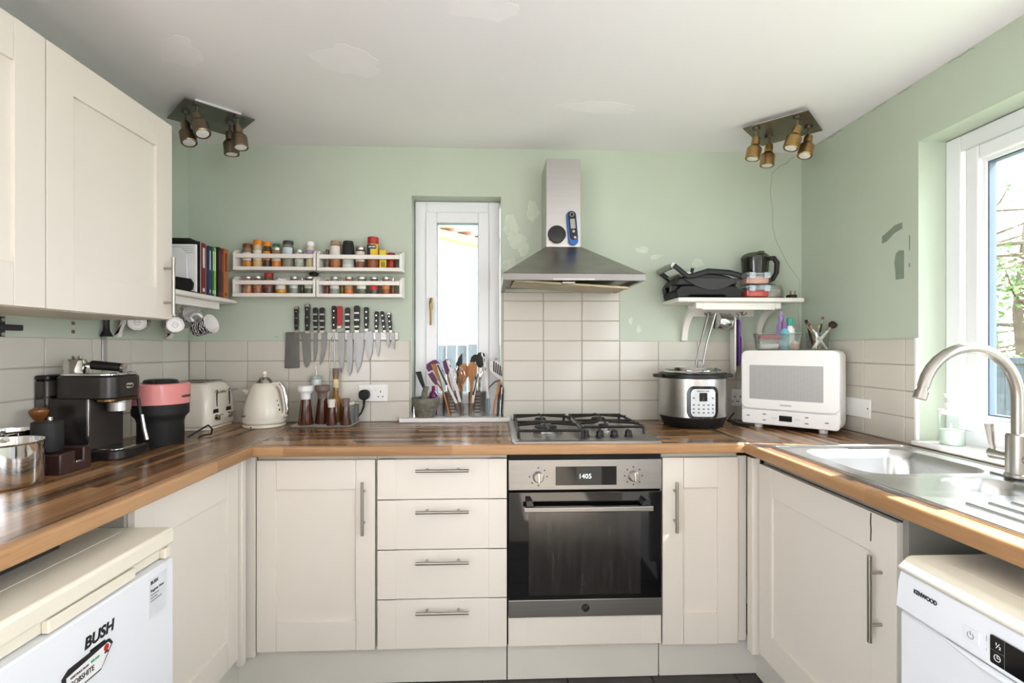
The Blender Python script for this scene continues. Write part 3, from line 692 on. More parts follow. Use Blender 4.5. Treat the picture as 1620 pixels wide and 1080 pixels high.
for i in range(4):
    x = .373+i*.0575
    k = build(MB().lathe([(.017, 0), (.017, .006), (.014, .008), (.013, .024), (.011, .026), (0, .026)], 18, (x, -.53, ZW+.0105)), 'knob', M['black'], hb)
    bx('grip', (x-.004, x+.004, -.546, -.514, ZW+.03, ZW+.04), M['black'], k, .002)

# ================================================================== HOOD
hd = thing('cooker_hood', 'stainless steel chimney cooker hood above the hob', 'cooker hood', (.335, -.2, 1.58))
build(MB().box(.25, .408, -.22, -.001, 1.765, 2.172), 'chimney', M['steel'], hd, .001)
r0 = [(.045, -.48, 1.608), (.631, -.48, 1.608), (.631, -.001, 1.608), (.045, -.001, 1.608)]
r1 = [(.248, -.222, 1.768), (.41, -.222, 1.768), (.41, -.001, 1.768), (.248, -.001, 1.768)]
build(MB().loft([r0, r1]), 'canopy', M['steeld'], hd)
build(frame_rect(.045, .631, -.48, -.001, .02, 0, 1, 'x') if 0 else MB().box(.045, .631, -.48, -.462, 1.58, 1.608).box(.045, .063, -.462, -.001, 1.58, 1.608).box(.613, .631, -.462, -.001, 1.58, 1.608).box(.063, .613, -.462, -.001, 1.6, 1.607), 'rim', M['rimsteel'], hd, .0015)
fl = MB().box(-.24, .24, -.17, .17, 0, .012)
fl.xf(Matrix.Translation((.33, -.27, 1.572)) @ Euler((.05, .055, .02)).to_matrix().to_4x4())
fo = build(fl, 'grease_filter', tint('#a39678', .45, .6, .15), hd, .003)
bx('filter_latch', (.29, .345, -.455, -.425, 1.568, 1.58), M['nickel'], hd, .003)
bx('switch_strip', (.25, .42, -.4812, -.479, 1.5815, 1.5875), M['steeld'], hd)
tm = build(MB().lathe([(.041, 0), (.041, .012), (.038, .016), (.036, .0162), (0, .0162)], 30).xf(Matrix.Translation((.297, -.221, 1.823)) @ Matrix.Rotation(PI/2, 4, 'X')), 'kitchen_timer', M['blackg'], None, label='round black magnetic timer on the hood chimney', cat='timer')
build(MB().tube([(.297+.0405*math.cos(a), -.227, 1.823+.0405*math.sin(a)) for a in [2*PI*i/30 for i in range(30)]], .0022, 6, closed=True), 'rim', M['chrome'], tm)
th = thing('thermometer', 'folding blue and black probe thermometer stuck to the hood chimney', 'thermometer', (.37, -.221, 1.77))
mx = Matrix.Translation((.368, -.222, 1.852)) @ Matrix.Rotation(-.09, 4, 'Y')
build(MB().prism(rrect(-.022, .022, -.078, .078, .02), -.016, 0, 'y').xf(mx), 'casing', mat('blue_plastic', '#1d5fa8', .35), th, .003)
build(MB().prism(rrect(-.015, .019, -.055, .074, .015), -.019, -.012, 'y').xf(mx), 'face', M['black'], th, .002)
build(MB().prism(rrect(-.009, .013, -.004, .04, .003), -.0196, -.0185, 'y').xf(mx), 'screen', tint('#9b9a92', .3), th)
build(MB().tube([mx @ Vector((.002+.009*math.cos(a), -.0195, .06+.009*math.sin(a))) for a in [2*PI*i/16 for i in range(16)]], .0015, 5, closed=True), 'hanging_ring', M['nickel'], th)
build(MB().lathe([(.006, 0), (.006, .001), (0, .001)], 14).xf(mx @ Matrix.Translation((.003, -.019, -.017)) @ Matrix.Rotation(PI/2, 4, 'X')), 'button', M['nickel'], th)
build(MB().lathe([(.006, 0), (.006, .001), (0, .001)], 14).xf(mx @ Matrix.Translation((.007, -.019, -.045)) @ Matrix.Rotation(PI/2, 4, 'X')), 'button', M['nickel'], th)

# ================================================================== CEILING SPOTS
def spots(cx, cy, rot, ends, pm, sm, lab):
    t = thing('ceiling_spotlight', lab, 'ceiling light', (cx, cy, ZC), group='four lamp ceiling spotlights')
    R = Matrix.Translation((cx, cy, 0)) @ Matrix.Rotation(rot, 4, 'Z')
    build(MB().box(-.085, .085, -.1, .1, ZC-.022, ZC-.0005).xf(R), 'mounting_box', M['white'], t, .002)
    build(MB().box(-.13, .13, -.128, .128, ZC-.026, ZC-.022).xf(R), 'plate', pm, t, .001)
    for (x, y, ax, ay) in ends:
        p0 = Vector((x, y, ZC-.026)); p1 = p0+Vector((0, 0, -.05))
        s = build(MB().lathe([(.016, 0), (.016, -.012), (.005, -.014), (.005, -.055), (0, -.055)], 14, p0), 'stem', pm, t)
        d = Vector((ax, ay, -1)).normalized(); q = d.to_track_quat('Z', 'Y').to_matrix().to_4x4()
        mxx = Matrix.Translation(p1) @ q @ Matrix.Scale(1.2, 4)
        b = build(MB().lathe([(.0, -.006), (.013, -.006), (.0145, 0), (.0145, .022), (.024, .033), (.0255, .036), (.0255, .073), (.023, .076), (.0215, .0755), (.0205, .070), (0, .070)], 22).xf(mxx), 'lamp_head', sm, s)
        build(MB().lathe([(.019, .0702), (.019, .074), (.012, .0755), (0, .076)], 18).xf(mxx), 'bulb', M['bulb'], s)
spots(-1.19, -.335, PI/4, ((-1.165, -.48, .4, -.25), (-1.258, -.40, .3, -.2), (-1.125, -.31, .1, 0), (-1.06, -.375, .2, -.1)), M['platedark'], M['bronze'], 'dark square ceiling plate with four bronze spots above the book shelf')
spots(1.295, -.33, PI/4, ((1.165, -.345, -.2, 0), (1.265, -.27, -.12, 0), (1.28, -.46, -.35, 0), (1.385, -.37, -.3, -.15)), M['platebr'], M['bronzed'], 'square ceiling plate with four brassy spots above the microwave corner')

# ================================================================== FRIDGE
fr = thing('fridge', 'white undercounter fridge with stickers under the left worktop', 'fridge', (-1.1, -1.46, 0))
bx('cabinet', (-1.40, -.865, -1.715, -1.205, .04, .80), M['appl'], fr, .004)
ld = build(MB().prism([(-1.40, .802), (-.825, .802), (-.812, .81), (-.812, .842), (-.818, .848), (-1.40, .848)], -1.72, -1.203, 'y'), 'lid', M['applcream'], fr, .003)
bx('lid_line', (-1.36, -.92, -1.69, -1.235, .848, .8488), M['applcream'], ld, .0004)
dr = bx('door', (-.862, -.812, -1.717, -1.205, .06, .772), M['appl'], fr, .004)
build(MB().box(-.862, -.835, -1.717, -1.205, .774, .80).box(-.835, -.82, -1.56, -1.33, .774, .80).box(-.835, -.82, -1.225, -1.205, .774, .80).box(-.835, -.82, -1.717, -1.70, .774, .80), 'grip_rail', M['applcream'], dr, .003)
for y in (-1.715, -1.215):
    for x in (-1.37, -.89): build(MB().lathe([(.015, 0), (.015, .04), (0, .04)], 10, (x, y+(.02 if y < -1.5 else -.02), 0)), 'foot', M['black'], fr)
text('BUSH', .032, (-.8115, -1.489, .702), 'right', M['ink'], dr, bold=.0012, shear=.15)
bx('logo_underline', (-.812, -.8112, -1.474, -1.435, .690, .6935), M['ink'], dr)
st = bx('label_sticker', (-.812, -.8113, -1.297, -1.234, .66, .755), tint('#d5d9db', .3), dr)
text('BUSH', .011, (-.8111, -1.293, .74), 'right', M['ink'], dr, bold=.0004)
text('Register Now', .0085, (-.8111, -1.293, .722), 'right', M['ink'], dr, bold=.0002)
for k, ln in ((0, .03), (1, .024), (2, .04)):
    bx('print_line', (-.8113, -.8110, -1.293, -1.293+ln, .713-k*.007, .7155-k*.007), M['inkg'], st)
text('SAVE 25% today', .006, (-.8111, -1.285, .678), 'right', M['inkg'], dr) if 0 else None
# fridge magnet, pointed like a signpost
mg = thing('fridge_magnet', 'white and black signpost-shaped magnet on the fridge door', 'magnet', (-.811, -1.48, .64))
def rpoly(pts): return [(y, z) for y, z in pts]
mr = Matrix.Translation((-.8115, -1.472, .664)) @ Matrix.Rotation(.03, 4, 'X')
build(MB().prism([(-.07, -.026), (.022, -.026), (.056, .012), (.048, .024), (.03, .026), (-.055, .026), (-.07, .016)], 0, .003, 'x').xf(mr), 'backing', M['ink'], mg)
build(MB().prism([(-.063, -.022), (.021, -.022), (.049, .012), (.042, .020), (-.063, .014)], .003, .0042, 'x').xf(mr), 'face', M['paper'], mg)
text('GOBSHITE', .015, (-.8068, -1.529, .652), 'right', M['ink'], mg, bold=.0002, sx=.85)
text('GREETINGS FROM', .0068, (-.8068, -1.528, .668), 'right', M['ink'], mg, sx=.8)
text('IRELAND', .0068, (-.8068, -1.478, .6695), 'right', M['teal'], mg, bold=.0002, sx=.8)
build(MB().lathe([(.007, 0), (.007, .0006), (0, .0006)], 14).xf(Matrix.Translation((-.8072, -1.437, .678)) @ Matrix.Rotation(PI/2, 4, 'Y')), 'red_motif', M['red'], mg)
bx('dark_motif', (-.8072, -.8066, -1.442, -1.432, .667, .671), M['ink'], mg)

# ================================================================== DISHWASHER
dw = thing('dishwasher', 'white freestanding dishwasher under the right worktop', 'dishwasher', (1.2, -1.76, 0))
bx('cabinet', (.925, 1.48, -2.06, -1.465, .05, .822), M['appl'], dw, .003)
lp = build(MB().prism([(1.48, .824), (.888, .824), (.882, .829), (.905, .850), (.915, .853), (1.48, .853)], -2.065, -1.46, 'y'), 'lid', M['applcream'], dw, .004)
bx('lid_line', (.955, 1.45, -2.03, -1.495, .853, .8536), M['applcream'], lp, .0003)
pn = build(MB().prism([(.925, .822), (.889, .822), (.883, .80), (.878, .745), (.886, .74), (.925, .74)], -2.062, -1.463, 'y'), 'control_panel', M['appl'], dw, .003)
bx('door', (.886, .925, -2.062, -1.465, .10, .738), M['appl'], dw, .006)
bx('kickboard', (.93, .95, -2.06, -1.465, .0, .095), M['appl'], dw, .003)
build(MB().tube([(.884, -1.58, .737), (.882, -1.66, .733), (.882, -1.82, .733), (.884, -1.92, .737)], [.003, .008, .008, .003], 8), 'door_scoop', M['appl'], dw)
text('KENWOOD', .0125, (.8815, -1.507, .793), 'left', M['ink'], pn, bold=.0004, sx=.82)
pb = build(MB().prism(rrect(-1.651, -1.62, .766, .79, .002), .8785, .8815, 'x'), 'power_button', M['appl'], pn, .0005)
build(MB().tube([(.8782, -1.6355+.006*math.sin(a), .777+.006*math.cos(a)) for a in [.6+i*(2*PI-1.2)/14 for i in range(15)]], .0007, 5).tube([(.8782, -1.6355, .778), (.8782, -1.6355, .785)], .0007, 5), 'power_symbol', M['inkg'], pb)
sc_ = build(MB().prism(rrect(-1.86, -1.672, .752, .801, .003), .8785, .8805, 'x'), 'display', M['screen'], pn)
build(MB().tube([(.8782, -1.685+.0055*math.sin(a), .765+.0055*math.cos(a)) for a in [i*2*PI/16 for i in range(16)]], .0006, 5, closed=True).tube([(.8782, -1.685, .769), (.8782, -1.685, .765), (.8782, -1.688, .765)], .0006, 5), 'clock_symbol', M['paper'], sc_)
text('½', .014, (.8782, -1.681, .782), 'left', M['paper'], sc_, 'half_load_symbol')
bx('display_divider', (.8783, .8786, -1.6975, -1.697, .752, .801), M['inkg'], sc_)
bx('display_divider', (.8783, .8786, -1.697, -1.672, .7755, .776), M['inkg'], sc_)
build(MB().tube([(.8803, -1.664, .76), (.8803, -1.664, .77)], .0005, 4).tube([(.8803, -1.664, .783), (.8803, -1.664, .793)], .0005, 4), 'markings', M['inkg'], pn)

# ================================================================== BOOK SHELF (left wall)
sh = thing('book_shelf', 'white wall shelf with curved brackets holding books in the left corner', 'shelf', (-1.35, -.33, 1.4))
bx('board', (XL+.001, -1.218, -.64, -.055, 1.513, 1.533), M['shelfwhite'], sh, .006)
bx('apron', (-1.265, -1.247, -.60, -.16, 1.480, 1.5128), M['shelfwhite'], sh, .002)
bx('back_rail', (XL+.001, XL+.02, -.60, -.11, 1.45, 1.5128), M['shelfwhite'], sh, .002)
def bracket(parent, y0, y1):
    pts = [(-1.25, 1.5128), (-1.25, 1.487)]+[(-1.255-.2*math.sin(a), 1.345+.142*math.cos(a)) for a in [i*PI/2/10 for i in range(11)]]+[(-1.478, 1.345), (-1.478, 1.365)]
    inn = [(-1.28-.175*math.sin(a), 1.365+.142*math.cos(a)) for a in [PI/2-i*PI/2/10 for i in range(11)]]
    return build(MB().prism(pts+inn+[(-1.28, 1.5128)], y0, y1, 'y'), 'bracket', M['shelfwhite'], parent, .002)
bracket(sh, -.185, -.16); bracket(sh, -.50, -.478)
def hook(parent, x, y, z):
    return build(MB().tube([(x, y, z), (x, y, z-.015)]+[(x, y+.009-.009*math.cos(a), z-.015-.009*math.sin(a)) for a in [i*PI/8*1.2 for i in range(1, 9)]], .0018, 6), 'cup_hook', M['nickel'], parent)
for x, y in ((-1.31, -.36), (-1.28, -.30), (-1.36, -.40), (-1.35, -.27)): hook(sh, x, y, 1.512)
# document holder
dh = thing('document_holder', 'black curved document holder with white papers on the book shelf', 'document holder', (-1.34, -.43, 1.533))
bx('back_plate', (-1.46, -1.232, -.342, -.338, 1.534, 1.755), M['matblack'], dh, .002)
build(MB().tube([(-1.465, -.35, 1.757), (-1.27, -.35, 1.755), (-1.232, -.35, 1.744)], [.012, .012, .006], 8), 'top_roll', M['matblack'], dh)
build(MB().prism([(-1.47, 1.534), (-1.24, 1.534), (-1.224, 1.545), (-1.22, 1.57), (-1.232, 1.588), (-1.30, 1.598), (-1.47, 1.61)], -.408, -.403, 'y'), 'front_lip', M['matblack'], dh, .002)
bx('base', (-1.46, -1.23, -.403, -.338, 1.5335, 1.538), M['matblack'], dh, .001)
for k, (x0, x1, y, z1, lab) in enumerate(((-1.46, -1.236, -.366, 1.738, 'white ruled papers standing at the back of the document holder'), (-1.45, -1.258, -.388, 1.72, 'folded white sheets in front in the document holder'))):
    bb = MB()
    if k == 0: bb.box(x0, x1, y, y+.012, 1.539, z1)
    else: bb.prism([(x0, 1.539), (x1, 1.539), (x1-.004, z1-.03), (x1-.03, z1), (x0+.09, z1-.004), (x0+.05, z1-.1), (x0, z1-.13)], y, y+.01, 'y')
    o = build(bb, 'paper_stack', M['paper'], None, .001, label=lab, cat='papers')
    if k == 0:
        for i in range(4): bx('print_line', (x0+.02, x1-.01, y-.0004, y, z1-.012-i*.008, z1-.0105-i*.008), M['inkg'], o)
books = [('#7c211c', '#e7e3de', 325.2, 331.5, 1.752, 'red-spined hardback with white covers next to the document holder'),
 ('#ddd6cf', '#c9bfb5', 331.8, 336, 1.752, 'pale cookbook with a food photo on its spine beside the red one'),
 ('#2b3350', '#dfe2ea', 336.2, 339.2, 1.75, 'navy blue book with white spine lettering on the shelf'),
 ('#b04a52', '#f0dede', 339.4, 341.2, 1.748, 'thin rose red book between the navy and the green one'),
 ('#1f6a4c', '#e8efe6', 341.4, 344, 1.752, 'dark green book with pale lettering on the shelf'),
 ('#8fc23c', '#f1f7e2', 344.2, 346.8, 1.752, 'bright lime green book on the shelf'),
 ('#3f5773', '#c9d3dc', 347, 350.6, 1.756, 'slate blue book right of the lime green one'),
 ('#23201f', '#6d4c34', 350.8, 354.4, 1.76, 'black book with worn spine on the shelf'),
 ('#5f1f26', '#8d4a3a', 354.6, 358.8, 1.757, 'maroon hardback second from the end of the shelf'),
 ('#b06a2c', '#7c2f22', 359, 366.5, 1.763, 'thick orange-brown book at the end of the shelf by the spice rack')]
for i, (c, c2, a, b, z1, lab) in enumerate(books):
    y0, y1 = -.327+(a-326)*.00526, -.327+(b-326)*.00526
    bk = thing('book', lab, 'book', (-1.35, (y0+y1)/2, 1.533), group='books on the white shelf')
    xf_ = -1.232-(.012 if i in (1, 3, 6) else 0); m = tint(c, .4)
    bx('cover', (xf_-.003, xf_, y0, y1, 1.5335, z1), m, bk, .0008)
    for yy in (y0, y1-.002): bx('board', (xf_-.17, xf_-.003, yy, yy+.002, 1.5335, z1), M['paper'] if i == 0 else m, bk)
    bx('pages', (xf_-.166, xf_-.003, y0+.002, y1-.002, 1.536, z1-.003), M['paper'], bk)
    t2 = tint(c2, .5)
    for z0_, z2_ in ((z1-.105, z1-.02), (1.545, 1.56)): bx('spine_print', (xf_, xf_+.0004, y0+(y1-y0)*.3, y0+(y1-y0)*.72, z0_, z2_), t2, bk)
# mugs
def mug_mat():
    m = bpy.data.materials.new('leaf_print_ceramic'); m.use_nodes = True; N = m.node_tree.nodes; L = m.node_tree.links; b = N['Principled BSDF']
    b.inputs['Roughness'].default_value = .2
    tc = N.new('ShaderNodeTexCoord'); wv = N.new('ShaderNodeTexWave'); wv.inputs['Scale'].default_value = 28; wv.inputs['Distortion'].default_value = 9; wv.inputs['Detail Scale'].default_value = 2
    r = N.new('ShaderNodeValToRGB'); r.color_ramp.interpolation = 'CONSTANT'; e = r.color_ramp.elements; e[0].color = lin('#28262b'); e[1].position = .62; e[1].color = lin('#d9d7d6')
    L.new(tc.outputs['Object'], wv.inputs['Vector']); L.new(wv.outputs['Fac'], r.inputs['Fac']); L.new(r.outputs['Color'], b.inputs['Base Color']); return m
MUG = mug_mat()
def mug(loc, axis, spin, lab):
    # axis: direction from the base to the opening
    t = thing('mug', lab, 'mug', loc, local=True, group='patterned mugs under the shelf')
    q = Vector(axis).normalized().to_track_quat('Z', 'Y').to_matrix().to_4x4() @ Matrix.Rotation(spin, 4, 'Z')
    build(MB().lathe([(.030, 0), (.033, .004), (.037, .05), (.040, .088)], 26).xf(q) if 0 else MB().add(*(lambda p: (p.v, p.f[:-2]))(MB().lathe([(.031, .002), (.034, .006), (.037, .05), (.041, .088)], 26))).xf(q), 'body', MUG, t)
    ins = MB().lathe([(.0, .008), (.03, .009), (.034, .05), (.0385, .0885), (.041, .0882)], 26); ins.f = ins.f[:-1]
    build(ins.xf(q), 'inside', M['white'], t)
    b = build(MB().lathe([(0, .001), (.024, .001), (.026, -.001), (.029, -.001), (.032, .003)], 26).xf(q), 'base', M['white'], t)
    build(MB().tube([(.01*math.cos(a), .01*math.sin(a), .0004) for a in [i*2*PI/20 for i in range(20)]], .0006, 5, closed=True).tube([(.003, -.007, .0004), (-.001, .007, .0004)], .0006, 5).xf(q), 'maker_mark', M['inkg'], b)
    build(MB().tube([(.035, 0, .022), (.056, 0, .025), (.064, 0, .045), (.058, 0, .066), (.038, 0, .07)], [.006, .005, .005, .005, .006], 10).xf(q), 'handle', M['white'], t)
mug((-1.283, -.425, 1.398), (-.62, .78, .08), 1.5, 'leaf-patterned mug hanging with its white base towards the room')
mug((-1.288, -.285, 1.385), (.93, -.2, .28), 2.2, 'leaf-patterned mug hanging with its open mouth to the right')
mug((-1.40, -.475, 1.405), (-.5, .85, .1), 1.3, 'leaf-patterned mug half hidden at the left under the shelf')
mug((-1.41, -.16, 1.425), (.75, -.5, .3), 2.0, 'leaf-patterned mug hanging furthest back by the corner')
# honing steel under the wall cabinet
hs = thing('sharpening_steel', 'long flat steel with black handle hung on the left wall behind the espresso machine', 'sharpening steel', (-1.46, -.547, 1.2))
bx('blade', (-1.472, -1.468, -.560, -.536, 1.17, 1.352), M['steel'], hs, .001)
build(MB().lathe([(.026, 0), (.024, .006), (.014, .022), (.012, .05), (.015, .09), (.013, .1), (0, .1)], 14, (-1.463, -.548, 1.348), sx=.6), 'handle', M['black'], hs)

# ================================================================== COFFEE CORNER
def pan(name, lab, loc, r, h):
    t = thing(name, lab, 'pan', loc, local=True)
    pr = MB().lathe([(r*.9, 0), (r*.97, .004), (r, .014), (r, h-.004), (r+.003, h), (r-.001, h+.001), (r-.003, h-.004), (r-.003, .016), (r*.9, .006), (0, .006)], 40)
    build(pr, 'body', M['chrome'], t)
    return t
sp = pan('saucepan', 'shiny steel saucepan with a black grip at the left front edge', (-1.304, -1.14, ZW), .094, .116)
hx = Vector((-.35, -.93, 0)).normalized()
build(MB().tube([hx*.092+Vector((0, 0, .03)), hx*.108+Vector((0, 0, .04)), hx*.116+Vector((0, 0, .09)), hx*.12+Vector((0, 0, .1))], [.009, .008, .008, .007], 8, sq=.5), 'handle_bracket', M['chrome'], sp)
build(MB().tube([hx*.115+Vector((.016, -.006, .098)), hx*.128+Vector((0, 0, .105)), hx*.115+Vector((-.03, .012, .1))], [.008, .013, .008], 10), 'handle', M['black'], sp)
rs = pan('small_pan', 'small steel pan with pale grip behind the big saucepan at the left', (-1.405, -.995, ZW), .06, .075)
for o in rs.children: o.location.z = .05
build(MB().tube([(.02, -.066, .095), (.055, -.072, .112)], [.007, .008], 8), 'handle', M['ivory'], rs)
build(MB().lathe([(.062, 0), (.062, .045), (.055, .05), (0, .05)], 28), 'pan_base', M['black'], rs)
tmp = thing('coffee_tamper', 'coffee tamper with pear-shaped varnished wood handle by the tiles', 'tamper', (-1.408, -.898, 1.006), local=True)
sb_ = bx('steel_box', (-1.468, -1.366, -.93, -.866, ZW, 1.006), M['steel'], None, .004, label='small steel box under the coffee tamper by the tiles', cat='box')
build(MB().lathe([(.028, 0), (.029, .004), (.029, .018), (.012, .024), (.008, .03), (.007, .066), (0, .066)], 22), 'steel_base', M['chrome'], tmp)
build(MB().lathe([(.006, .064), (.009, .070), (.021, .088), (.0255, .100), (.024, .107), (.014, .112), (0, .113)], 22), 'wood_handle', M['woodk'], tmp)
# tamping stand with black cylinder
ts = thing('tamping_stand', 'dark walnut tamping stand beside the espresso machine', 'tamping stand', (-1.285, -.98, ZW))
build(MB().prism([(-1.038, ZW), (-.925, ZW), (-.925, 1.008), (-.955, 1.008), (-.955, .968), (-.985, .968), (-.985, 1.004), (-1.038, 1.0)], -1.35, -1.229, 'x'), 'block', M['woodd'], ts, .004)
bx('metal_rest', (-1.232, -1.2275, -.983, -.966, .9655, .971), M['chrome'], ts, .001)
cy = build(MB().lathe([(.036, 0), (.037, .003), (.037, .083), (.035, .086), (.03, .087), (0, .087)], 30, (-1.295, -1.002, 1.0045)), 'dosing_cup', M['matblack'], None, label='matt black cylinder standing on the dark tamping stand', cat='canister')
build(MB().lathe([(.006, 0), (.006, .012), (0, .013)], 12, (-1.29, -.998, 1.091)), 'stud', M['chrome'], cy)
# espresso machine ------------------------------------------------
em = thing('espresso_machine', 'graphite grey espresso machine on the left worktop', 'espresso machine', (-1.34, -.765, ZW))
def rr_z(x0, x1, y0, y1, r, z0, z1, ins=.004):
    return MB().loft([[(x, y, z) for x, y in rrect(x0+i, x1-i, y0+i, y1-i, r, 6)] for i, z in ((ins, z0), (0, z0+ins), (0, z1-ins), (ins, z1))])
EY0, EY1 = -.845, -.685
bx('column', (-1.425, -1.305, EY0, EY1, ZW+.03, 1.14), M['dgrey'], em, .003)
bx('brew_panel', (-1.3045, -1.3005, EY0+.006, EY1-.006, ZW+.034, 1.138), mat('dark_bronze_plate', '#4b4642', .3, .6), em, .001)
build(MB().tube([(-1.302, EY0+.002, ZW+.034), (-1.302, EY0+.002, 1.138)], .002, 6), 'chrome_edge', M['chrome'], em)
hd_ = build(rr_z(-1.425, -1.228, EY0, EY1, .045, 1.138, 1.212), 'head', M['dgrey'], em)
build(rr_z(-1.42, -1.235, EY0+.004, EY1-.004, .042, 1.212, 1.222, .003), 'top_plate', M['chrome'], hd_)
build(rr_z(-1.30, -1.232, EY0+.006, EY1-.006, .03, 1.126, 1.1395, .003), 'under_lip', mat('brass_reflect_plate', '#6f5a3e', .25, 1.0), hd_)
for y in (-.80, -.765, -.73): build(MB().lathe([(.008, 0), (.008, .002), (.005, .0022), (0, .0018)], 14, (-1.252, y, 1.2215)), 'button', M['blackg'], hd_)
wt_ = build(rr_z(-1.474, -1.427, EY0, EY1, .012, ZW+.03, 1.20), 'water_tank', M['smoke'], em)
build(rr_z(-1.474, -1.427, EY0, EY1, .012, 1.2, 1.216, .003), 'tank_lid', M['black'], wt_)
build(MB().lathe([(.034, 0), (.034, .028), (.036, .03), (.036, .034), (0, .034)], 28, (-1.262, -.765, 1.094)), 'group_head', M['steel'], em)
build(MB().tube([(-1.243, -.70, 1.13), (-1.236, -.70, 1.08), (-1.23, -.70, 1.06)], .006, 10), 'steam_joint', M['black'], em)
build(MB().tube([(-1.23, -.70, 1.07), (-1.222, -.70, 1.02), (-1.213, -.70, .982)], [.006, .0065, .007], 12), 'steam_wand', M['chrome'], em)
dt = build(rr_z(-1.43, -1.198, EY0-.006, EY1+.006, .05, ZW, ZW+.032), 'drip_tray', M['dgrey'], em)
build(rr_z(-1.30, -1.206, EY0+.002, EY1-.002, .042, ZW+.032, ZW+.036, .001), 'drip_grid', M['chrome'], dt)
for i in range(5): bx('slot', (-1.285, -1.225, -.82+i*.026, -.812+i*.026, ZW+.036, ZW+.0364), M['dark'], dt)
bdg = build(MB().prism(rrect(-.018, .018, -.009, .009, .0085), 0, .002, 'x').xf(Matrix.Translation((-1.228, -.765, 1.178))), 'badge', M['chrome'], hd_)
text("De'Longhi", .0085, (-1.2255, -.781, 1.1755), 'right', M['ink'], hd_, bold=.0001, sx=.85)
# portafilter resting on top
pf = thing('portafilter', 'steel portafilter with black handle lying on the espresso machine', 'portafilter', (-1.33, -.77, 1.222))
build(MB().lathe([(.036, 0), (.034, .006), (.031, .04), (.028, .045), (0, .045)], 28, (-1.385, -.79, 1.222)), 'basket', M['chrome'], pf)
for dx in (-.008, .018): build(MB().lathe([(.006, 0), (.008, .005), (.006, .012), (0, .013)], 12, (-1.385+dx, -.79-dx*.3, 1.266)), 'spout', M['chrome'], pf)
build(MB().tube([(-1.352, -.785, 1.246), (-1.338, -.782, 1.247)], [.008, .014], 12), 'neck', M['chrome'], pf)
build(MB().tube([(-1.338, -.782, 1.2475), (-1.33, -.78, 1.247), (-1.25, -.766, 1.238)], [.015, .0155, .0145], 16), 'handle', M['black'], pf)
build(MB().tube([(-1.25, -.766, 1.238), (-1.243, -.765, 1.2373)], [.0155, .0155], 16), 'end_cap', M['chrome'], pf)
# pod machine -----------------------------------------------------
pm = thing('pod_coffee_machine', 'black pod coffee machine with a glossy pink head', 'coffee machine', (-1.262, -.548, ZW), rotz=.15, local=True)
build(MB().lathe([(.074, 0), (.076, .006), (.076, .085), (.08, .10), (.092, .114), (.093, .12), (.093, .152), (0, .152)], 36), 'body', M['matblack'], pm)
ph = build(MB().lathe([(.092, 0), (.096, .002), (.097, .074), (.094, .078), (0, .078)], 40, (0, 0, .1525)), 'head', M['pink'], pm)
build(MB().loft([[(x, y, z) for x, y in ell(.0, 0, rx, ry, 24)] for rx, ry, z in ((.062, .05, .2305), (.055, .044, .243), (.04, .03, .246))]), 'lid_lever', M['black'], ph)
bx('latch', (-.008, .004, -.062, -.045, .226, .243), M['black'], ph, .002)
tx = text('NESPRESSO', .0125, (0, 0, 0), 'right', M['ink'], ph, bold=.0003, sx=.9)
# bend lettering round the head
for v in tx.data.vertices:
    a = v.co.y/.0975-.42+(.15*0); v.co.x, v.co.y = (.0972+v.co.x)*math.cos(a), (.0972+v.co.x)*math.sin(a); v.co.z += .178
cb = build(MB().tube([(-1.19, -.50, .955), (-1.17, -.46, .975), (-1.155, -.42, .99), (-1.15, -.40, .97), (-1.16, -.39, .948), (-1.19, -.40, .945), (-1.18, -.44, .945), (-1.165, -.47, .945)], .0035, 7), 'power_cable', M['rubber'], None, label='black power cable looped beside the pod coffee machine', cat='cable')
# toaster -------------------------------------------------------------
to = thing('toaster', 'cream enamel four-slice toaster in the left corner', 'toaster', (-1.355, -.14, ZW))
T0, T1, TYa, TYb = -1.468, -1.238, -.265, -.02
rings = []
for ins, z in ((.012, .948), (.002, .958), (0, 1.0), (.004, 1.07), (.012, 1.115), (.03, 1.143), (.055, 1.153)):
    rings.append([(x, y, z) for x, y in rrect(T0+ins, T1-ins, TYa+ins, TYb-ins, .035, 6)])
build(MB().loft(rings), 'shell', M['ivory'], to)
build(rr_z(T0+.008, T1-.008, TYa+.008, TYb-.008, .03, ZW, .949, .002), 'foot_rim', M['ivory'], to)
for i in range(4): bx('slot', (T0+.05, T1-.05, TYa+.035+i*.05, TYa+.055+i*.05, 1.1525, 1.1535), M['dark'], to)
bx('top_plate', (T0+.04, T1-.04, TYa+.03, TYb-.03, 1.15, 1.1528), M['chrome'], to, .001)
for y in (-.195, -.085):
    bx('lever_slot', (T1-.004, T1-.0005, y-.002, y+.002, 1.04, 1.115), M['dark'], to)
    lv = build(MB().tube([(T1-.01, y, 1.105), (T1+.018, y, 1.107)], .004, 8), 'lever', M['chrome'], to)
    build(MB().tube([(T1+.018, y-.032, 1.107), (T1+.02, y, 1.109), (T1+.018, y+.032, 1.107)], [.005, .0065, .005], 10), 'lever_bar', M['chrome'], lv)
    kn = build(MB().lathe([(.014, 0), (.014, .006), (.011, .016), (0, .018)], 18).xf(Matrix.Translation((T1-.001, y-.012, .992)) @ Matrix.Rotation(PI/2, 4, 'Y')), 'browning_knob', M['chrome'], to)
    build(MB().prism([(y-.034, 1.013), (y-.03, 1.03), (y+.006, 1.03), (y+.01, 1.013)], T1-.001, T1+.001, 'x'), 'dial_scale', M['black'], kn)
    for k in range(3): build(MB().lathe([(.004, 0), (.004, .003), (0, .004)], 10).xf(Matrix.Translation((T1-.001, y+.018+k*.013, 1.0)) @ Matrix.Rotation(PI/2, 4, 'Y')), 'button', M['chrome'], kn)
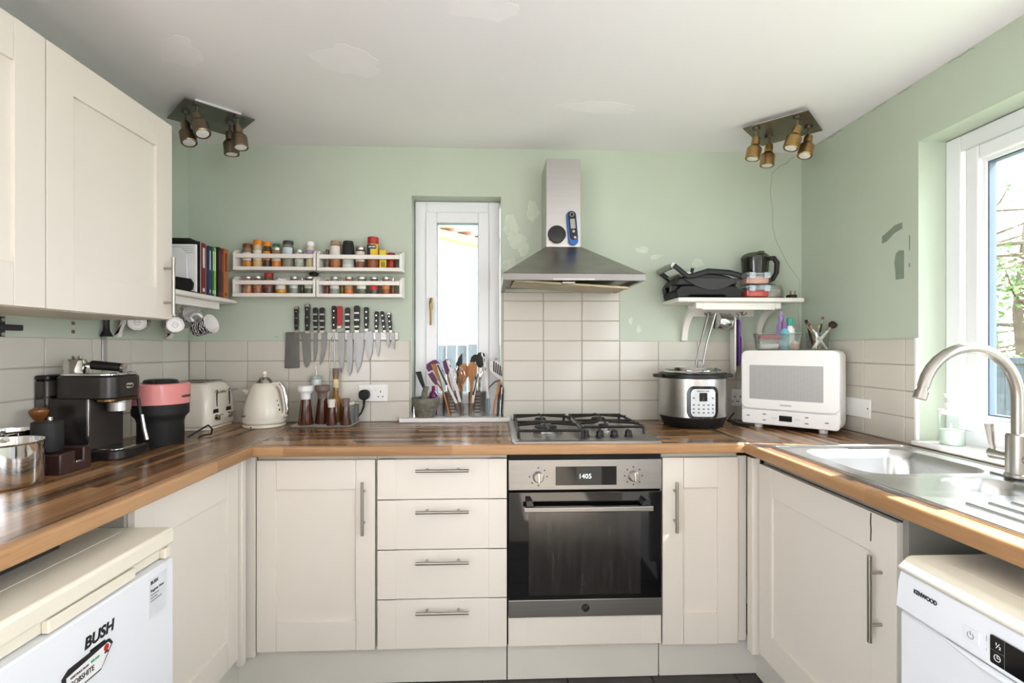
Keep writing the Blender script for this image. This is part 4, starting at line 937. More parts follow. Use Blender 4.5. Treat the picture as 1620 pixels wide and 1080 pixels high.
# kettle ------------------------------------------------------------
ke = thing('kettle', 'cream pyramid kettle with chrome lid and handle', 'kettle', (-1.06, -.125, ZW), rotz=-.15, local=True)
build(MB().lathe([(.088, 0), (.093, .004), (.093, .012), (.085, .017), (0, .017)], 40), 'power_base', M['ivory'], ke)
build(MB().lathe([(.083, .0175), (.092, .020), (.0945, .028), (.094, .036), (.0925, .037), (.0935, .040), (.086, .09), (.073, .14), (.062, .175), (.055, .192), (.042, .202), (0, .203)], 40), 'body', M['ivory'], ke)
kl = build(MB().lathe([(.039, .2025), (.037, .207), (.022, .226), (.014, .231), (0, .232)], 30), 'lid', M['chrome'], ke)
build(MB().lathe([(.006, .229), (.005, .235), (.0125, .242), (.0135, .248), (.010, .256), (0, .259)], 18), 'lid_knob', M['ivory'], kl)
hdl = [(.045, 0, .193), (.07, 0, .196), (.088, 0, .175), (.098, 0, .13), (.104, 0, .08), (.1, 0, .055), (.085, 0, .05)]
build(MB().tube(hdl, [.013, .013, .012, .011, .011, .012, .012], 12, sq=1.0), 'handle', M['ivory'], ke)
build(MB().tube([(x+.007, y, z+.003) for x, y, z in hdl[1:6]], [.011, .0115, .011, .0105, .009], 12), 'handle_trim', M['chrome'], ke)
build(MB().prism([(-.075, .14), (-.105, .168), (-.098, .172), (-.065, .165)], -.018, .018, 'y'), 'spout', M['ivory'], ke, .004)
gz = build(MB().prism(rrect(.072, .092, .075, .14, .004), -.012, -.0115, 'y').xf(Matrix.Translation((-.01, -.03, 0))) , 'water_gauge', M['jarglass'], ke) if 0 else None
for k in range(3): build(MB().box(.0865-k*.006-.003, .088-k*.006, -.022, -.018, .075+k*.02, .085+k*.02), 'gauge_mark', M['ink'], ke)
bx('brand_plate', (-.058, -.04, -.086, -.0755, .052, .060), M['nickel'], ke, .001)
build(MB().lathe([(.003, 0), (.0035, .003), (0, .004)], 10).xf(Matrix.Translation((-.005, -.0935, .007)) @ Matrix.Rotation(PI/2, 4, 'X')), 'cord_notch', M['black'], ke)
# tray with mills ----------------------------------------------------
bx_tr = MB().loft([[(x, y, z) for x, y in rrect(-.925-i, -.645+i, -.185-i, -.012+i*.3, .02)] for i, z in ((-.008, ZW), (0, ZW+.004), (.002, ZW+.007))])
build(bx_tr, 'serving_tray', tint('#b9b7b1', .4), None, label='flat grey tray holding the mills and oil bottles', cat='tray')
ZT = ZW+.0072
def mill(x, y, s, topm, lab, bodym=M['amber'], name='pepper_mill', wide=True):
    t = thing(name, lab, 'mill', (x, y, ZT), local=True, group='mills on the tray')
    build(MB().lathe([(.034*s, 0), (.035*s, .003), (.0215*s, .118*s), (0, .118*s)], 26), 'body', bodym, t)
    if wide: pr = [(.0215*s, .1185*s), (.022*s, .142*s), (.023*s, .145*s), (.034*s, .158*s), (.035*s, .178*s), (.032*s, .181*s), (0, .178*s)]
    else: pr = [(.022*s, .1185*s), (.0235*s, .122*s), (.0215*s, .135*s), (.026*s, .158*s), (.0265*s, .168*s), (.022*s, .171*s), (0, .169*s)]
    build(MB().lathe(pr, 26), 'top', topm, t)
    return t
mill(-.868, -.132, 1.0, M['white'], 'tall brown mill with a flared white top on the tray')
mill(-.802, -.098, 1.0, M['taupe'], 'tall brown mill with a flared taupe top on the tray')
mill(-.742, -.155, .70, M['ivory'], 'short dark shaker with an off-white top at the front of the tray', wide=False, name='spice_shaker')
mill(-.678, -.15, .72, M['taupe'], 'short dark shaker with a taupe top at the front right of the tray', wide=False, name='spice_shaker')
ob = thing('oil_bottle', 'slim pale glass oil bottle with steel spout behind the mills', 'bottle', (-.852, -.038, ZT), local=True)
build(MB().lathe([(.024, 0), (.025, .003), (.023, .2), (.022, .215), (0, .215)], 24), 'bottle', tint('#cdd2cd', .2), ob)
build(MB().lathe([(.0235, .205), (.0245, .207), (.0245, .222), (.006, .224), (.005, .226), (0, .226)], 24), 'collar', tint('#a9b8ae', .35), ob)
build(MB().tube([(0, 0, .222), (0, 0, .245), (-.004, 0, .27)], [.004, .0035, .0025], 8), 'spout', M['nickel'], ob)
gb = thing('oil_bottle', 'golden oil bottle with long neck and brown cap behind the taupe mill', 'bottle', (-.757, -.04, ZT), local=True)
build(MB().lathe([(.034, 0), (.035, .004), (.034, .085), (.028, .105), (.0135, .125), (.0125, .2), (.0135, .232), (0, .232)], 24), 'bottle', M['goldoil'], gb)
build(MB().lathe([(.0145, .225), (.015, .228), (.015, .255), (.013, .258), (0, .258)], 20), 'cap', M['taupe'], gb)
build(MB().lathe([(.0132, .165), (.0138, .166), (.0136, .205), (.0132, .206)], 20), 'neck_label', tint('#d9c9a0', .5), gb)
bx('slate_block', (-.72, -.65, -.075, -.02, ZT, 1.03), mat('slate_box', '#6d6f70', .6, var=.15), None, .003, label='small grey box standing at the back right of the tray', cat='box')
bt_ = thing('glass_pot', 'small clear glass pot behind the taupe-topped shaker', 'pot', (-.632-.045, -.095, ZT), local=True)
build(MB().lathe([(.02, 0), (.022, .003), (.022, .09), (.019, .096), (0, .096)], 20), 'jar', M['jarglass'], bt_)
build(MB().lathe([(.0225, .088), (.023, .09), (.023, .1), (0, .101)], 20), 'lid', M['ivory'], bt_)
# socket with plug -----------------------------------------------------
def socket(wall_face, x0, x1, z0, z1, lab, plugs=True):
    t = thing('wall_socket', lab, 'socket', ((x0+x1)/2, -TP, (z0+z1)/2), group='double wall sockets')
    bx('plate', (x0, x1, -TP-.009, -TP, z0, z1), M['white'], t, .003)
    cx, w_ = (x0+x1)/2, x1-x0
    for k in (-1, 1):
        gx = cx+k*w_*.25
        for dx, dz, a, b in ((0, .012, .002, .005), (-.011, -.012, .004, .002), (.011, -.012, .004, .002)):
            bx('pin_hole', (gx+dx-a, gx+dx+a, -TP-.0095, -TP-.0088, z0+.036+dz-b, z0+.036+dz+b), M['dark'], t)
        bx('switch', (cx+k*.013-.007, cx+k*.013+.007, -TP-.012, -TP-.009, z1-.03, z1-.012), M['white'], t, .0015)
    return t
sk1 = socket('back', -.655, -.512, 1.041, 1.125, 'white double socket with a black plug right of the tray')
pg = thing('plug', 'black mains plug in the double socket', 'plug', (-.622, -.03, 1.05))
build(MB().prism(rrect(-.647, -.597, 1.052, 1.1, .02), -.05, -TP-.0096, 'y'), 'body', M['rubber'], pg, .006)
build(MB().tube([(-.622, -.035, 1.06), (-.623, -.038, 1.02), (-.635, -.035, .99), (-.652, -.03, .97)], [.007, .005, .004, .004], 8), 'cable', M['rubber'], pg)

# ================================================================== SPICE RACKS
def rack(x0, x1, zb, lab):
    t = thing('spice_rack', lab, 'rack', ((x0+x1)/2, -.045, zb), group='white wooden spice racks')
    bx('base_board', (x0, x1, -.092, -.001, zb, zb+.017), M['shelfwhite'], t, .0015)
    for a in (x0, x1-.012):
        build(MB().prism([(-.001, zb+.0172), (-.092, zb+.0172), (-.092, zb+.082), (-.075, zb+.096), (-.02, zb+.104), (-.001, zb+.104)], a, a+.012, 'x'), 'end_panel', M['shelfwhite'], t, .0015)
    bx('front_rail', (x0+.0125, x1-.0125, -.092, -.081, zb+.058, zb+.078), M['shelfwhite'], t, .0015)
    bx('back_rail', (x0+.0125, x1-.0125, -.012, -.001, zb+.07, zb+.1), M['shelfwhite'], t, .0015)
RK = ((-1.222, -.836, 1.673, 'upper left white spice rack beside the books'), (-.832, -.430, 1.671, 'upper right white spice rack above the knives'),
      (-1.224, -.838, 1.547, 'lower left white spice rack'), (-.834, -.430, 1.546, 'lower right white spice rack above the knives'))
for r in RK: rack(*r)
SIL = tint('#c9c7c2', .3, .8)
def pxX(px, Y): return (-1.221+(px-369)*.002966)*(2.53+Y)/2.44
def jar(px0, px1, ytop, shelf, lidm, body, lab, label=None, lower=None, lidh=.02, kind='jar', Y=-.05, label_z=(.35, .75), front=True):
    base = {'tl': 1.6905, 'tr': 1.6885, 'bl': 1.5645, 'br': 1.5635}[shelf]
    x = pxX((px0+px1)/2, Y); r = min((px1-px0)*.00148, .0285); h = max(.04, 1.305+(550-ytop)*.00304-base)
    t = thing('spice_jar', lab, 'spice jar', (x, Y, base), local=True, group='spice jars on the racks')
    hb_ = h-lidh; bm_ = tint(body, .18)
    if kind == 'box':
        bx('carton', (-r, r, -r*.7, r*.7, 0, h), bm_, t, .001)
        bx('front_panel', (-r*.85, r*.85, -r*.7-.0006, -r*.7, h*.5, h*.9), tint('#e8cf3a', .5), t)
        bx('side_print', (-r*.6, r*.6, -r*.7-.0006, -r*.7, h*.08, h*.35), tint('#8a8223', .5), t); return
    build(MB().lathe([(r*.92, 0), (r, .003), (r, hb_*.84), (r*.86, hb_*.95), (r*.84, hb_), (0, hb_)], 22), 'body', bm_, t)
    if lower:
        build(MB().lathe([(r*1.005, .004), (r*1.005, hb_*.30)], 22).xf(Matrix.Identity(4)), 'contents', tint(lower, .2), t)
    if label:
        q = MB().cylpatch(r*1.0, r*1.012, -1.15, 1.15, hb_*label_z[0], hb_*label_z[1], .002, 12); build(q, 'paper_label', tint(label, .55), t)
    if kind == 'cap':
        build(MB().lathe([(r*1.02, hb_), (r*1.03, hb_+.004), (r*.98, hb_+lidh*.7), (r*.8, hb_+lidh), (0, hb_+lidh)], 22), 'lid', lidm, t)
    else:
        build(MB().lathe([(r*.9, hb_), (r*.93, hb_+.002), (r*.93, hb_+lidh-.002), (r*.88, hb_+lidh), (0, hb_+lidh)], 22), 'lid', lidm, t)
    return t
jar(384, 399.5, 386, 'tl', M['brownlid'], '#8a6f55', 'spice jar with a dark brown lid, leftmost on the upper left rack', '#d9d2cd', '#c07a2a')
jar(400.5, 415, 380, 'tl', M['orange'], '#cdb48c', 'tall spice jar with an orange lid and red-spotted white label', '#ece4da', '#d6b27c', .024)
t_ = jar(416, 429, 383, 'tl', M['orange'], '#5d4433', 'spice jar with an orange lid and orange label, third on the upper left rack', '#e2933d', '#4a3a33', .021)
jar(431, 442, 384, 'tl', mat('green_lid', '#1f7a55', .35), '#3f5f45', 'spice jar with a green lid behind the silver-lidded one', None, None, .021, Y=-.03)
jar(429.5, 445, 391.5, 'tl', SIL, '#9b7b52', 'silver-lidded jar of orange spice in front of the green lid', '#c9b79a', '#c9762a', .014, Y=-.055)
jar(446.5, 464, 381, 'tl', tint('#3d3a38', .4), '#7f7a6d', 'wide jar with a charcoal lid and pale blue label', '#c3d3d2', '#8a806d', .018, label_z=(.4, .86))
jar(465.5, 480.5, 394.5, 'tl', SIL, '#a9aca3', 'short clear jar with a silver lid, nearly empty, on the upper left rack', '#b9bcb2', '#a5ab9f', .012)
jar(483.5, 497, 382, 'tl', M['white'], '#cfc8ae', 'white-capped tub with a lilac label at the end of the upper left rack', '#a78db1', '#cbb98d', .02, label_z=(.55, .8))
jar(514, 520.5, 394, 'tr', tint('#5a5347', .4), '#77705f', 'very small dark jar, first on the upper right rack', None, '#6b6354', .014)
jar(521.5, 539, 380.5, 'tr', tint('#a48b70', .5), '#a86b3d', 'tall jar with a tan lid, white label and brown spice', '#dcd7cf', '#a8653a', .02, label_z=(.45, .95))
jar(541, 559.5, 380.5, 'tr', M['matblack'], '#b7bcb4', 'glass grinder with a large rounded black cap', None, '#cfd1ca', .07, 'cap')
jar(562, 578, 389, 'tr', SIL, '#73503c', 'silver-lidded jar with a cream label and brown spice beside the seafood seasoning', '#d3cdbb', '#7a4a37', .016, label_z=(.35, .9))
ob_ = jar(579.5, 600, 374, 'tr', M['red'], '#8b4f2c', 'tall seasoning jar with a red lid and yellow and blue OLD BAY label', '#e3b81f', '#8b4f2c', .03, label_z=(.36, .96))
if ob_:
    r_ = .0285
    build(MB().cylpatch(r_*1.012, r_*1.02, -1.15, -.25, .045, .115, .002, 8), 'blue_panel', tint('#1d2a55', .5), ob_)
    tb = text('OLD BAY', .0105, (0, 0, 0), 'front', M['paper'], ob_, bold=.0004, sx=.85)
    bgp = build(MB().cylpatch(r_*1.02, r_*1.028, -.75, .75, .092, .112, .004, 12), 'name_panel', tint('#1d2a55', .5), ob_)
    for v in tb.data.vertices:
        a = (v.co.x-.018)/.0300; y = v.co.y; v.co.x, v.co.y, v.co.z = (.0295-y)*math.sin(a), -(.0295-y)*math.cos(a), v.co.z+.0985
jar(600.5, 611.5, 394, 'tr', SIL, '#d9bd2a', 'small yellow carton next to the red-lidded seasoning', kind='box')
jar(612, 625.5, 399, 'tr', tint('#8e2626', .45), '#8d2318', 'dark red jar, last on the upper right rack', None, '#9a2a16', .014)
jar(385, 399.5, 437, 'bl', SIL, '#9a6f4c', 'silver-lidded jar of orange-brown spice, leftmost on the lower left rack', None, '#b9764a', .012)
jar(400.5, 415.5, 437, 'bl', SIL, '#7d5640', 'silver-lidded jar with a red-brown label, second on the lower left rack', '#b5714b', '#9a5c3f', .012)
jar(417.5, 432.5, 432, 'bl', M['red'], '#6d4a3b', 'jar with a bright red lid on the lower left rack', '#8a4f42', '#5f4034', .017)
jar(436, 446, 438, 'bl', SIL, '#6f6a52', 'silver-lidded jar half hidden behind the yellow spice', None, None, .012, Y=-.03)
jar(436, 452.5, 441.5, 'bl', M['white'], '#b98636', 'white-lidded jar of yellow spice on the lower left rack', '#d6cfc4', '#cf9426', .012, Y=-.056)
jar(458, 472, 437, 'bl', SIL, '#74786a', 'silver-lidded jar with a greenish white label on the lower left rack', '#cfd5cd', '#8d9184', .012)
jar(474.5, 480, 438, 'bl', SIL, '#5f6550', 'narrow silver-lidded jar squeezed between two labelled jars', None, '#3f4a33', .012, Y=-.035)
jar(481, 498, 437, 'bl', SIL, '#5d6448', 'silver-lidded jar of green herbs at the end of the lower left rack', '#c3c7b4', '#55603c', .012)
bt2 = MB().loft([[(x, y, z) for x, y in ell(pxX(496, -.03), -.034, rx, .016, 20)] for rx, z in ((.018, 1.656), (.023, 1.660), (.021, 1.668), (.012, 1.6715))])
build(bt2, 'black_lid', M['rubber'], None, label='loose black lid lying above the jars between the lower racks', cat='lid')
jar(513, 520.5, 442, 'br', tint('#6a2a22', .4), '#6d2a20', 'small dark red jar, first on the lower right rack', None, '#7d2a1e', .01)
jar(521.5, 537, 437, 'br', SIL, '#8a8f84', 'silver-lidded jar with a white label, second on the lower right rack', '#e0e1dd', '#868d83', .012)
jar(538, 543.5, 441, 'br', SIL, '#8f7a33', 'narrow jar of mustard-coloured spice on the lower right rack', None, '#8a6f24', .01, Y=-.035)
jar(544.5, 558.5, 437, 'br', SIL, '#9b6a3f', 'silver-lidded jar of bright orange spice on the lower right rack', '#b98a55', '#cf6a2c', .012)
jar(564, 580, 437, 'br', SIL, '#6f7660', 'silver-lidded jar with a white label and green herbs on the lower right rack', '#dfe0da', '#5f6a4c', .012)
jar(584.5, 598.5, 437, 'br', SIL, '#5d5046', 'silver-lidded jar with a bright red label on the lower right rack', '#cf3a34', '#5a4f45', .012, label_z=(.3, .88))
jar(604, 617.5, 437, 'br', SIL, '#8f6d4c', 'silver-lidded jar with an orange label on the lower right rack', '#d08a4a', '#a5562a', .012)
jar(618.5, 625, 439, 'br', SIL, '#6f5038', 'narrow brown jar at the right end of the lower right rack', None, '#7a4a30', .012)

# ================================================================== KNIVES
rkm = bx('knife_strip', (-1.005, -.462, -.012, -.001, 1.343, 1.383), M['steeld'], None, .002, label='steel magnetic knife strip on the back wall under the spice racks', cat='knife rack')
def KX(x): return -1.2248+x*.0006797
def KZ(y): return 1.5215-y*.0006875
def knife(lab, hx0, hx1, hy0, hy1, blade, kind='rivet', lean=0.0, name='kitchen_knife'):
    # coordinates are measured on the strip: x right, y down
    cx = KX((hx0+hx1)/2); t = thing(name, lab, 'knife', (cx, -.0125, 1.36), group='knives on the magnetic strip')
    hw = (hx1-hx0)*.0006797/2; z1, z0 = KZ(hy0), KZ(hy1); L = z1-z0; d = lean
    def hp(s, w): return (cx+d*(s-.0)*L*1.0+w, z0+s*L)
    hm = M['red'] if kind == 'red' else M['black']
    prof = ((0, .75), (.1, .72), (.35, .95), (.6, .82), (.85, .95), (.95, .9), (1.0, .55)) if kind != 'red' else ((0, .7), (.1, .85), (.5, .95), (.9, 1.0), (1.0, .9))
    poly = [hp(s, -hw*w_) for s, w_ in prof]+[hp(s, hw*w_) for s, w_ in reversed(prof)]
    h = build(MB().prism(poly, -.0245, -.0125, 'y'), 'handle', hm, t, .003)
    if kind in ('rivet', 'pommel'):
        for s in (.2, .5, .78):
            c = hp(s, 0); build(MB().lathe([(.0035, 0), (.0035, .0008), (0, .001)], 10).xf(Matrix.Translation((c[0], -.0245, c[1])) @ Matrix.Rotation(PI/2, 4, 'X')), 'rivet', M['chrome'], h)
    if kind == 'pommel':
        a, b = hp(.88, 0), hp(1.0, 0); build(MB().prism([(a[0]-hw*.9, a[1]), (a[0]+hw*.9, a[1]), (b[0]+hw*.5, b[1]), (b[0]-hw*.5, b[1])], -.0252, -.0122, 'y'), 'pommel', M['nickel'], h, .001)
    if kind == 'band':
        for s in (.15, .42, .7):
            c = hp(s, 0); bx('band', (c[0]-hw*.8, c[0]+hw*.8, -.0254, -.0244, c[1]-.004, c[1]+.004), M['nickel'], h, .0004)
    b0 = hp(0, 0)
    bo = bx('bolster', (b0[0]-hw*.75, b0[0]+hw*.75, -.0235, -.0135, z0-.012, z0+.004), M['nickel'], t, .001)
    if blade: build(MB().prism([(KX(x), KZ(y)) for x, y in blade], -.0172, -.0130, 'y'), 'blade', M['blade'], t, .0006)
    return t
knife('broad rectangular steel cleaver, first on the knife strip', 383, 417, 20, 190, [(322, 206), (418, 206), (419, 458), (314, 461)], 'pommel')
knife('santoku knife with hollow-ground dimples, second on the knife strip', 457, 497, 0, 195, [(420, 205), (497, 200), (498, 395), (487, 440), (467, 456), (452, 430), (440, 350), (437, 260)], 'pommel')
knife('slim serrated knife with silver bands on its handle next to the santoku', 516, 552, 28, 192, [(519, 200), (549, 200), (546, 330), (535, 395), (522, 420), (519, 330)], 'band')
knife('curved narrow knife with silver handle bands left of the carving fork', 562, 602, 28, 192, [(575, 202), (614, 202), (611, 300), (590, 390), (563, 443), (572, 330)], 'band')
fk = knife('two-pronged carving fork on the knife strip', 648, 683, 15, 185, None, 'rivet', name='carving_fork')
for sx_ in (-1, 1):
    build(MB().tube([(KX(658), -.016, KZ(185)), (KX(656), -.016, KZ(222)), (KX(653+sx_*14), -.017, KZ(255)), (KX(651+sx_*17), -.018, KZ(400)), (KX(648+sx_*15), -.018, KZ(470))], [.004, .0038, .0028, .0026, .0012], 8), 'prong', M['steeld'], fk)
knife('long knife with a bright red handle', 685, 725, 18, 160, [(692, 205), (741, 205), (741, 330), (733, 440), (718, 502), (703, 430), (694, 320)], 'red')
knife('long slicing knife with silver bands right of the red handle', 742, 782, 28, 192, [(757, 206), (798, 206), (797, 420), (790, 480), (775, 516), (762, 480), (755, 400)], 'band')
knife('large chef knife with silver handle bands and the widest curved blade', 806, 851, 14, 190, [(806, 205), (879, 205), (876, 320), (858, 430), (829, 499), (818, 430), (808, 320)], 'band')
knife('broad cook knife with riveted handle and pointed blade right of the large chef knife', 878, 916, 24, 180, [(886, 200), (940, 190), (944, 260), (938, 350), (916, 415), (898, 370), (888, 300)], 'rivet')
knife('medium paring knife with riveted handle, third from the right end', 954, 985, 54, 188, [(960, 205), (996, 205), (995, 290), (988, 350), (978, 383), (968, 340), (962, 280)], 'rivet')
knife('small paring knife leaning left, second from the right end', 1012, 1040, 54, 190, [(1031, 200), (1060, 205), (1062, 270), (1055, 320), (1042, 280)], 'rivet', -.12)
knife('small paring knife with silver pommel at the right end of the strip', 1056, 1086, 62, 190, [(1063, 205), (1098, 205), (1100, 280), (1095, 329), (1078, 280)], 'pommel', -.1)

# ================================================================== SILL UTENSILS
SZ = .962
def UX(x, Y=.0): return (-.398+((640+x/9)-651)*.003133)*(2.53+Y)/2.53
def UZ(y, Y=.0): return 1.305+(550-(550+y/9))*.003155*(2.53+Y)/2.53
mo = thing('mortar', 'grey granite mortar at the left of the window sill', 'mortar', (UX(300), .0, SZ), local=True)
build(MB().lathe([(.046, 0), (.05, .004), (.05, .022), (.053, .03), (.066, .06), (.069, .092), (.067, .096), (.06, .096), (.056, .07), (.035, .04), (0, .035)], 32), 'bowl', M['stone'], mo)
pe = build(MB().tube([(UX(268), .0, SZ+.05), (UX(282), .0, UZ(640)), (UX(312), .0, UZ(545))], [.017, .015, .013], 14), 'pestle', M['stone'], None, label='granite pestle standing in the mortar', cat='pestle')
sp_ = build(MB().prism([(UX(x, .026), UZ(y, .026)) for x, y in ((155, 340), (235, 332), (258, 430), (290, 530), (285, 600), (262, 580), (215, 490), (190, 430))], .02, .028, 'y'), 'spatula', M['matblack'], None, .002, label='black flat-handled spatula sticking out of the mortar', cat='spatula')
nz = build(MB().lathe([(.0095, 0), (.0095, .012), (.0085, .014), (.0018, .055), (0, .055)], 18, (UX(148), -.035, SZ)), 'piping_nozzle', M['chrome'], None, label='small steel piping nozzle in front of the mortar', cat='nozzle')
pb_ = thing('purple_bottle', 'small round purple bottle behind the mortar', 'bottle', (UX(410, .065), .066, SZ), local=True)
build(MB().lathe([(.018, 0), (.019, .06), (.021, .09), (.0215, .105), (.014, .12), (.009, .124), (0, .124)], 20), 'flask', mat('violet_glass', '#6a1d58', .15, coat=.3), pb_)
build(MB().lathe([(.008, .122), (.0085, .124), (.0085, .148), (0, .15)], 14), 'cap', M['red'] if 0 else mat('magenta_cap', '#8a1c55', .35), pb_)
def holder(x0, x1, lab, Y=.038):
    cx, r, h = (UX(x0, Y)+UX(x1, Y))/2, (UX(x1, Y)-UX(x0, Y))/2, .122
    t = thing('utensil_holder', lab, 'utensil holder', (cx, Y, SZ), local=True, group='steel utensil holders')
    pr = MB().lathe([(r*.98, 0), (r, .003), (r, h-.002), (r+.001, h), (r-.0015, h), (r-.0015, .004), (0, .004)], 32)
    build(pr, 'cup', M['steel'], t)
    for k in range(6):
        for j in range(4):
            a = -.2+j*.16; z = .022+k*.016
            build(MB().lathe([(.0032, 0), (.0032, .0012), (0, .0012)], 8).xf(Matrix.Translation((r*math.sin(a), -r*math.cos(a)+.0004, z)) @ Matrix.Rotation(a, 4, 'Z') @ Matrix.Rotation(PI/2, 4, 'X')), 'perforation', M['dark'], t)
    return t
holder(540, 822, 'perforated steel utensil holder with purple tools')
holder(905, 1165, 'perforated steel utensil holder with wooden spoon')
UG = 'kitchen utensils on the window sill'
def uten(name, lab, parts, cat):
    z0 = min(p[1].v and min(v.z for v in p[1].v) for p in parts)
    c = parts[0][1].v[0]
    t = thing(name, lab, cat, (c.x, c.y, max(z0, SZ)), group=UG)
    for nm, mb, m in parts: build(mb, nm, m, t)
def paddle(pts, y0, th=.004): return MB().prism([(UX(x, y0), UZ(y, y0)) for x, y in pts], y0-th/2, y0+th/2, 'y')
def rod(pts, r, sq=1.0, n=8): return MB().tube([(UX(x, yy), yy, UZ(y, yy)) for x, y, yy in pts], r, n, sq=sq)
uten('spatula', 'large purple silicone spatula leaning left, uppermost', [('head', paddle([(310, 235), (400, 175), (450, 170), (500, 210), (480, 260), (400, 310), (340, 340), (308, 290)], .02, .008), M['purple']), ('handle', rod([(470, 225, .024), (540, 330, .026), (640, 640, .03)], .005), M['purple'])], 'spatula')
uten('spatula', 'purple silicone spatula below the larger purple one', [('head', paddle([(330, 375), (395, 340), (440, 400), (480, 520), (440, 525), (395, 480)], .012, .008), M['purple']), ('handle', rod([(470, 510, .014), (610, 700, .03)], .0045), M['woodsp'])], 'spatula')
uten('turner', 'slanted wooden turner leaning in front of the left holder', [('blade', paddle([(372, 232), (440, 228), (520, 470), (475, 470)], -.004, .006), M['woodsp']), ('handle', rod([(500, 460, -.004), (570, 700, -.012), (640, 970, -.022)], .0045), M['woodsp'])], 'turner')
uten('tongs', 'steel kitchen tongs with black grip panels leaning to the right', [('arm', paddle([(443, 235), (480, 220), (630, 520), (760, 790), (720, 790), (600, 540)], -.022, .006), M['steeld']), ('grip', paddle([(455, 245), (478, 235), (612, 520), (590, 535)], -.0262, .003), M['black']), ('tip', rod([(735, 790, -.02), (745, 850, -.018), (765, 930, -.02)], [.009, .014, .009], .5), M['taupe'])], 'tongs')
uten('ladle', 'purple silicone ladle behind the slotted tongs', [('head', paddle([(540, 195), (600, 155), (622, 165), (640, 300), (620, 390), (585, 370)], .02, .01), M['purple']), ('handle', rod([(610, 380, .022), (680, 640, .03)], .005), M['woodsp'])], 'ladle')
uten('tongs', 'plain steel tongs with oval slots and brown tips', [('arm', paddle([(590, 180), (628, 170), (700, 370), (810, 770), (770, 775), (660, 380)], -.03, .006), M['steeld']), ('slots', MB().add(*(lambda m: (m.v, m.f))(paddle([(635, 240), (645, 237), (658, 275), (648, 278)], -.0335, .001))), M['dark']), ('tip', rod([(800, 770, -.03), (825, 850, -.03), (820, 965, -.03)], [.009, .0155, .010], .5), M['taupe'])], 'tongs')
uten('kitchen_spoon', 'dark pointed spoon blade standing in the left holder', [('head', paddle([(820, 70), (822, 230), (770, 260), (725, 290), (735, 210), (775, 130)], .03, .005), M['matblack']), ('handle', rod([(770, 260, .03), (740, 500, .03), (720, 650, .03)], .004), M['matblack'])], 'spoon')
wh = []
for k in range(6):
    a = PI*k/6; mbw = []
    for i in range(13):
        t_ = -1+2*i/12; wv = math.cos(t_*PI/2); s = math.copysign(1, 0) 
    pts = []
    for i in range(17):
        u = i/16; ang = u*PI; rr = 95*math.sin(ang)**.8 if 0 < u < 1 else 0; L_ = 250*(1-abs(2*u-1)**1.6); sgn = -1 if u < .5 else 1
        wdt = sgn*88*math.sin(min(1, (1-abs(2*u-1))*1.15)*PI)**.7 if 0 < u < 1 else 0
        wx = wdt*math.cos(a); wy = wdt*math.sin(a)
        pts.append((800-L_*.22+wx+60*0, 520-L_*1.08+wx*.1, .015+wy*.00034))
    wh.append(pts)
mbw = MB()
for pts in wh: mbw.tube([(UX(x, yy), yy, UZ(y, yy)) for x, y, yy in pts], .0011, 5)
uten('whisk', 'balloon whisk with steel wires in the left holder', [('wires', mbw, M['chrome']), ('handle', rod([(802, 500, .015), (815, 580, .022), (800, 650, .03)], .006), M['woodsp'])], 'whisk')
uten('wooden_spoon', 'broad wooden spoon behind the whisk', [('head', paddle([(730, 330), (760, 260), (850, 220), (905, 260), (910, 400), (860, 480), (820, 560), (770, 590), (740, 500)], .034, .006), M['woodsp']), ('handle', rod([(800, 560, .034), (780, 690, .034)], .005), M['woodsp'])], 'spoon')
uten('wooden_spoon', 'long-headed wooden spoon at the front of the right holder', [('head', paddle([(905, 260), (925, 215), (965, 200), (1010, 220), (1032, 280), (1020, 370), (985, 480), (965, 640), (930, 640), (925, 480), (905, 370)], .0, .007), M['woodsp']), ('handle', rod([(948, 630, .0), (945, 800, -.012)], .006), M['woodsp'])], 'spoon')
uten('tongs', 'steel tongs with black inlay and brown tip in front of the right holder', [('arm', paddle([(1040, 350), (1068, 352), (1000, 690), (985, 790), (955, 790), (960, 690)], -.03, .006), M['steeld']), ('grip', paddle([(1040, 370), (1055, 370), (985, 675), (965, 670)], -.0342, .003), M['black']), ('tip', rod([(965, 780, -.03), (945, 860, -.03), (940, 950, -.03)], [.010, .0165, .010], .5), M['taupe'])], 'tongs')
uten('ladle', 'black plastic ladle behind the other black ladle', [('head', paddle([(930, 190), (950, 130), (990, 95), (1020, 95), (1030, 150), (1000, 200), (950, 230)], .045, .008), M['matblack']), ('handle', rod([(985, 190, .045), (1010, 420, .04), (1030, 640, .035)], .004), M['matblack'])], 'ladle')
uten('ladle', 'large round black spoon head standing highest in the right holder', [('head', paddle([(1010, 200), (1015, 120), (1050, 70), (1090, 62), (1135, 80), (1155, 140), (1140, 230), (1090, 290), (1040, 270)], .03, .008), M['matblack']), ('handle', rod([(1090, 280, .03), (1080, 450, .03), (1085, 640, .03)], .005), M['chrome'])], 'ladle')
uten('tongs', 'upright steel tongs with a blue-grey silicone tip in front', [('arm', paddle([(1112, 120), (1150, 125), (1180, 450), (1208, 720), (1172, 722), (1150, 450)], -.035, .006), M['steeld']), ('slot', paddle([(1127, 150), (1140, 150), (1144, 200), (1131, 200)], -.0386, .001), M['dark']), ('lower_slot', paddle([(1142, 280), (1154, 280), (1158, 325), (1146, 325)], -.0386, .001), M['dark']), ('end_ring', rod([(1100, 70, -.035), (1108, 125, -.035)], .003), M['chrome']), ('tip', rod([(1190, 720, -.035), (1195, 830, -.035), (1193, 940, -.035), (1190, 980, -.035)], [.012, .0165, .014, .007], .55), M['greysil'])], 'tongs')
sl = []
